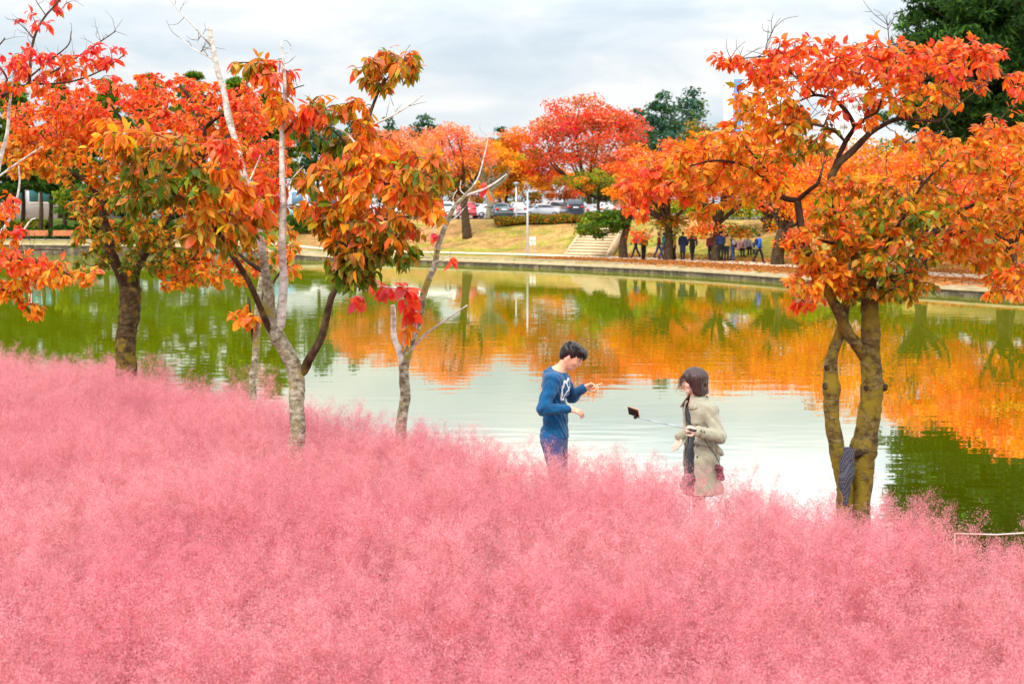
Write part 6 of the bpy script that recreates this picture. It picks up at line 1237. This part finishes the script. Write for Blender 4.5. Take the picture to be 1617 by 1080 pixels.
# ---- walkers on the far path
M_C = {k: mat_plain('walker_' + k, c, .85, .2) for k, c in dict(navy=(.02, .03, .09), black=(.015, .015, .02), teal=(.03, .14, .16), olive=(.16, .15, .05), blue=(.03, .13, .62), maroon=(.20, .03, .03), grey=(.3, .28, .3), mustard=(.38, .25, .05), pink=(.6, .34, .34), jean=(.04, .06, .13)).items()}
def walker_mesh(pose, part):
    """standing / walking / sitting figure facing +X, 1.72 m"""
    up = np.array([0, 0, 1.]); Fd = Field((-.55, -.36, -.02), (.75, .36, 1.80), .02); e = .0
    sit = pose == 'sit'; dz = -.42 if sit else 0; pz = .92 + dz; ch = np.array([.02, 0, 1.28 + dz]); pe = np.array([0, 0, pz]); hd = np.array([.04, 0, 1.60 + dz])
    st = {'stand': (.03, -.03), 'walk': (.26, -.28), 'sit': (0, 0)}[pose]; arms = {'stand': (.02, .04), 'walk': (-.22, .24), 'sit': (.25, .25)}[pose]
    legs = []
    for sd, sx in ((-1, st[0]), (1, st[1])):
        hp = pe + np.array([0, sd * .09, -.04])
        if sit: kn = hp + np.array([.42, 0, .02]); an = kn + np.array([.02, 0, -.40])
        else: kn = hp + np.array([sx * .55 + .03, 0, -.40]); an = np.array([sx + (.0 if sx > 0 else -.04), sd * .08, .09 + (.05 if sx < -.1 else 0)])
        legs.append((hp, kn, an))
    ar = []
    for sd, sx in ((-1, arms[0]), (1, arms[1])):
        sh = ch + np.array([0, sd * .19, .10]); el = sh + np.array([sx * .5 - .02, sd * .05, -.26]); wr = el + np.array([sx * .6 + .06, -sd * .02, -.21]); ar.append((sh, el, wr))
    if part == 'body':
        Fd.ell(ch, (.10, .16, .19), None, .05); Fd.ell(pe, (.11, .15, .14), None, .05); Fd.cap(ch + up * .12, hd - up * .08, .06, .05, .03); Fd.ell(hd, (.095, .078, .115), None, .03); Fd.cap(hd + [.08, 0, 0], hd + [.105, 0, -.02], .012, .014, .02)
        for a, b_, c in ar: Fd.cap(a, b_, .045, .036, .03); Fd.cap(b_, c, .036, .026, .01); Fd.cap(c, c + np.array([.02, 0, -.08]), .032, .022, .02)
        for a, b_, c in legs: Fd.cap(a, b_, .08, .055, .03); Fd.cap(b_, c, .055, .04, .02); Fd.cap(c - up * .03, c + np.array([.15, 0, -.05]), .042, .034, .03)
    if part in ('jacket', 'coat'):
        Fd.ell(ch, (.135, .20, .22), None, .05); Fd.ell(ch - up * .25, (.14, .19, .15), None, .06)
        for a, b_, c in ar: Fd.cap(a, b_, .072, .06, .04); Fd.cap(b_, c, .06, .046, .02)
        if part == 'coat': Fd.cap(pe, pe - up * .42, .16, .19, .05)
        Fd.plane((0, 0, -1), -(pz - (.42 if part == 'coat' else .04)))
    if part == 'trousers':
        Fd.ell(pe, (.125, .165, .13), None, .04)
        for a, b_, c in legs: Fd.cap(a, b_, .098, .072, .03); Fd.cap(b_, c + up * .0, .07, .058, .02)
        Fd.plane((0, 0, 1), pz + .08)
    if part == 'hair': Fd.ell(hd + [-.02, 0, .03], (.108, .092, .105), None, .02); Fd.ell(hd + [.10, 0, -.05], (.08, .09, .10), None, .01, 'cut')
    if part == 'shoe':
        for a, b_, c in legs: Fd.cap(c - up * .035, c + np.array([.15, 0, -.052]), .052, .042, .02)
        Fd.plane((0, 0, -1), 0)
    if part == 'backpack': Fd.ell(ch + np.array([-.20, 0, -.02]), (.11, .15, .21), None, .05)
    if part == 'cap': Fd.ell(hd + [-.01, 0, .06], (.115, .10, .07), None, .02); Fd.cap(hd + [.08, 0, .05], hd + [.17, 0, .035], .03, .02, .02)
    V, Q = Fd.mesh(); me = poly_mesh('walker_' + part, V, [Q], True, np.tile(SKIN, (len(V), 1))); return me
_wc = {}
def walker(px, footy, h, rz, pose, top, trou, label, long=False, extra=(), dy=0.0):
    q = PG(px, footy, .48); x, y = q[0] * (q[1] + dy) / q[1], q[1] + dy; r_ = empty('person', (x, y, gz(x, y) + .05), R(rz)); s = h / 1.72; r_.scale = (s, s, s); tag(r_, label, 'person', 'walkers on the far path')
    for part, m in [('body', M_SKIN), ('coat' if long else 'jacket', M_C[top]), ('trousers', M_C[trou]), ('hair', M_HAIR), ('shoe', M_C['black'])] + [(e_[0], M_C[e_[1]]) for e_ in extra]:
        key = (pose, part)
        if key not in _wc: _wc[key] = walker_mesh(pose, part)
        me = _wc[key].copy(); me.materials.clear(); link(part, me, m, r_)
walker(1004, 407.5, 1.70, 160, 'walk', 'navy', 'black', 'walker with a blue backpack beside the first path trunk', extra=[('backpack', 'blue')])
walker(1016, 410.5, 1.74, -70, 'stand', 'olive', 'black', 'walker in an olive jacket right of the blue backpack')
walker(1040, 408.5, 1.66, 10, 'walk', 'maroon', 'jean', 'walker in dark red just left of the teal jacket')
walker(1048, 410.5, 1.74, 20, 'walk', 'teal', 'jean', 'walker in a teal jacket just left of the second path trunk')
walker(1065, 410.5, 1.64, 180, 'stand', 'mustard', 'black', 'walker in mustard just right of the second path trunk')
walker(1078, 410.5, 1.78, 90, 'stand', 'navy', 'black', 'walker seen from behind in a long navy coat', long=True)
walker(1093, 412, 1.82, 95, 'walk', 'black', 'black', 'tall walker in a dark jacket right of the long navy coat')
walker(1122, 412, 1.70, 90, 'stand', 'maroon', 'black', 'walker in dark maroon left of the third path trunk')
walker(1138, 412.5, 1.86, 80, 'stand', 'navy', 'black', 'tallest walker, in navy with a cap, right of the third path trunk', extra=[('cap', 'black')])
walker(1147, 412.5, 1.66, 60, 'stand', 'mustard', 'black', 'walker in mustard right of the tallest walker')
walker(1156, 412.5, 1.60, 120, 'walk', 'navy', 'jean', 'shorter walker in navy with a grey backpack', extra=[('backpack', 'grey')])
for px, tp, lb in ((1169, 'pink', 'seated person in pale pink on the dark bench'), (1180, 'grey', 'seated person in grey on the dark bench')): walker(px, 410.5, 1.68, -80, 'sit', tp, 'black', lb, dy=1.0)
walker(1198, 415.5, 1.72, 15, 'walk', 'blue', 'black', 'lone walker in a bright blue jacket', extra=[('backpack', 'navy')])
walker(1259, 418.5, 1.66, 100, 'stand', 'black', 'maroon', 'walker in dark clothes right of the low red leaves', extra=[('backpack', 'pink')])
q = PG(1174.5, 410.5, .48); y_ = q[1] + 1.1; x_ = q[0] * y_ / q[1]; r_ = empty('park_bench', (x_, y_, gz(x_, y_) + .04), R(10)); tag(r_, 'dark bench under the two seated walkers beside the path', 'bench')
MB().box((0, .05, .40), (1.7, .42, .05), bev=.01).build('seat', M_DARK, r_); MB().box((0, .27, .68), (1.7, .05, .32), bev=.01).build('backrest', M_DARK, r_)
for s in (-.7, .7): MB().box((s, .05, .18), (.06, .38, .42)).build('leg', M_DARK, r_)
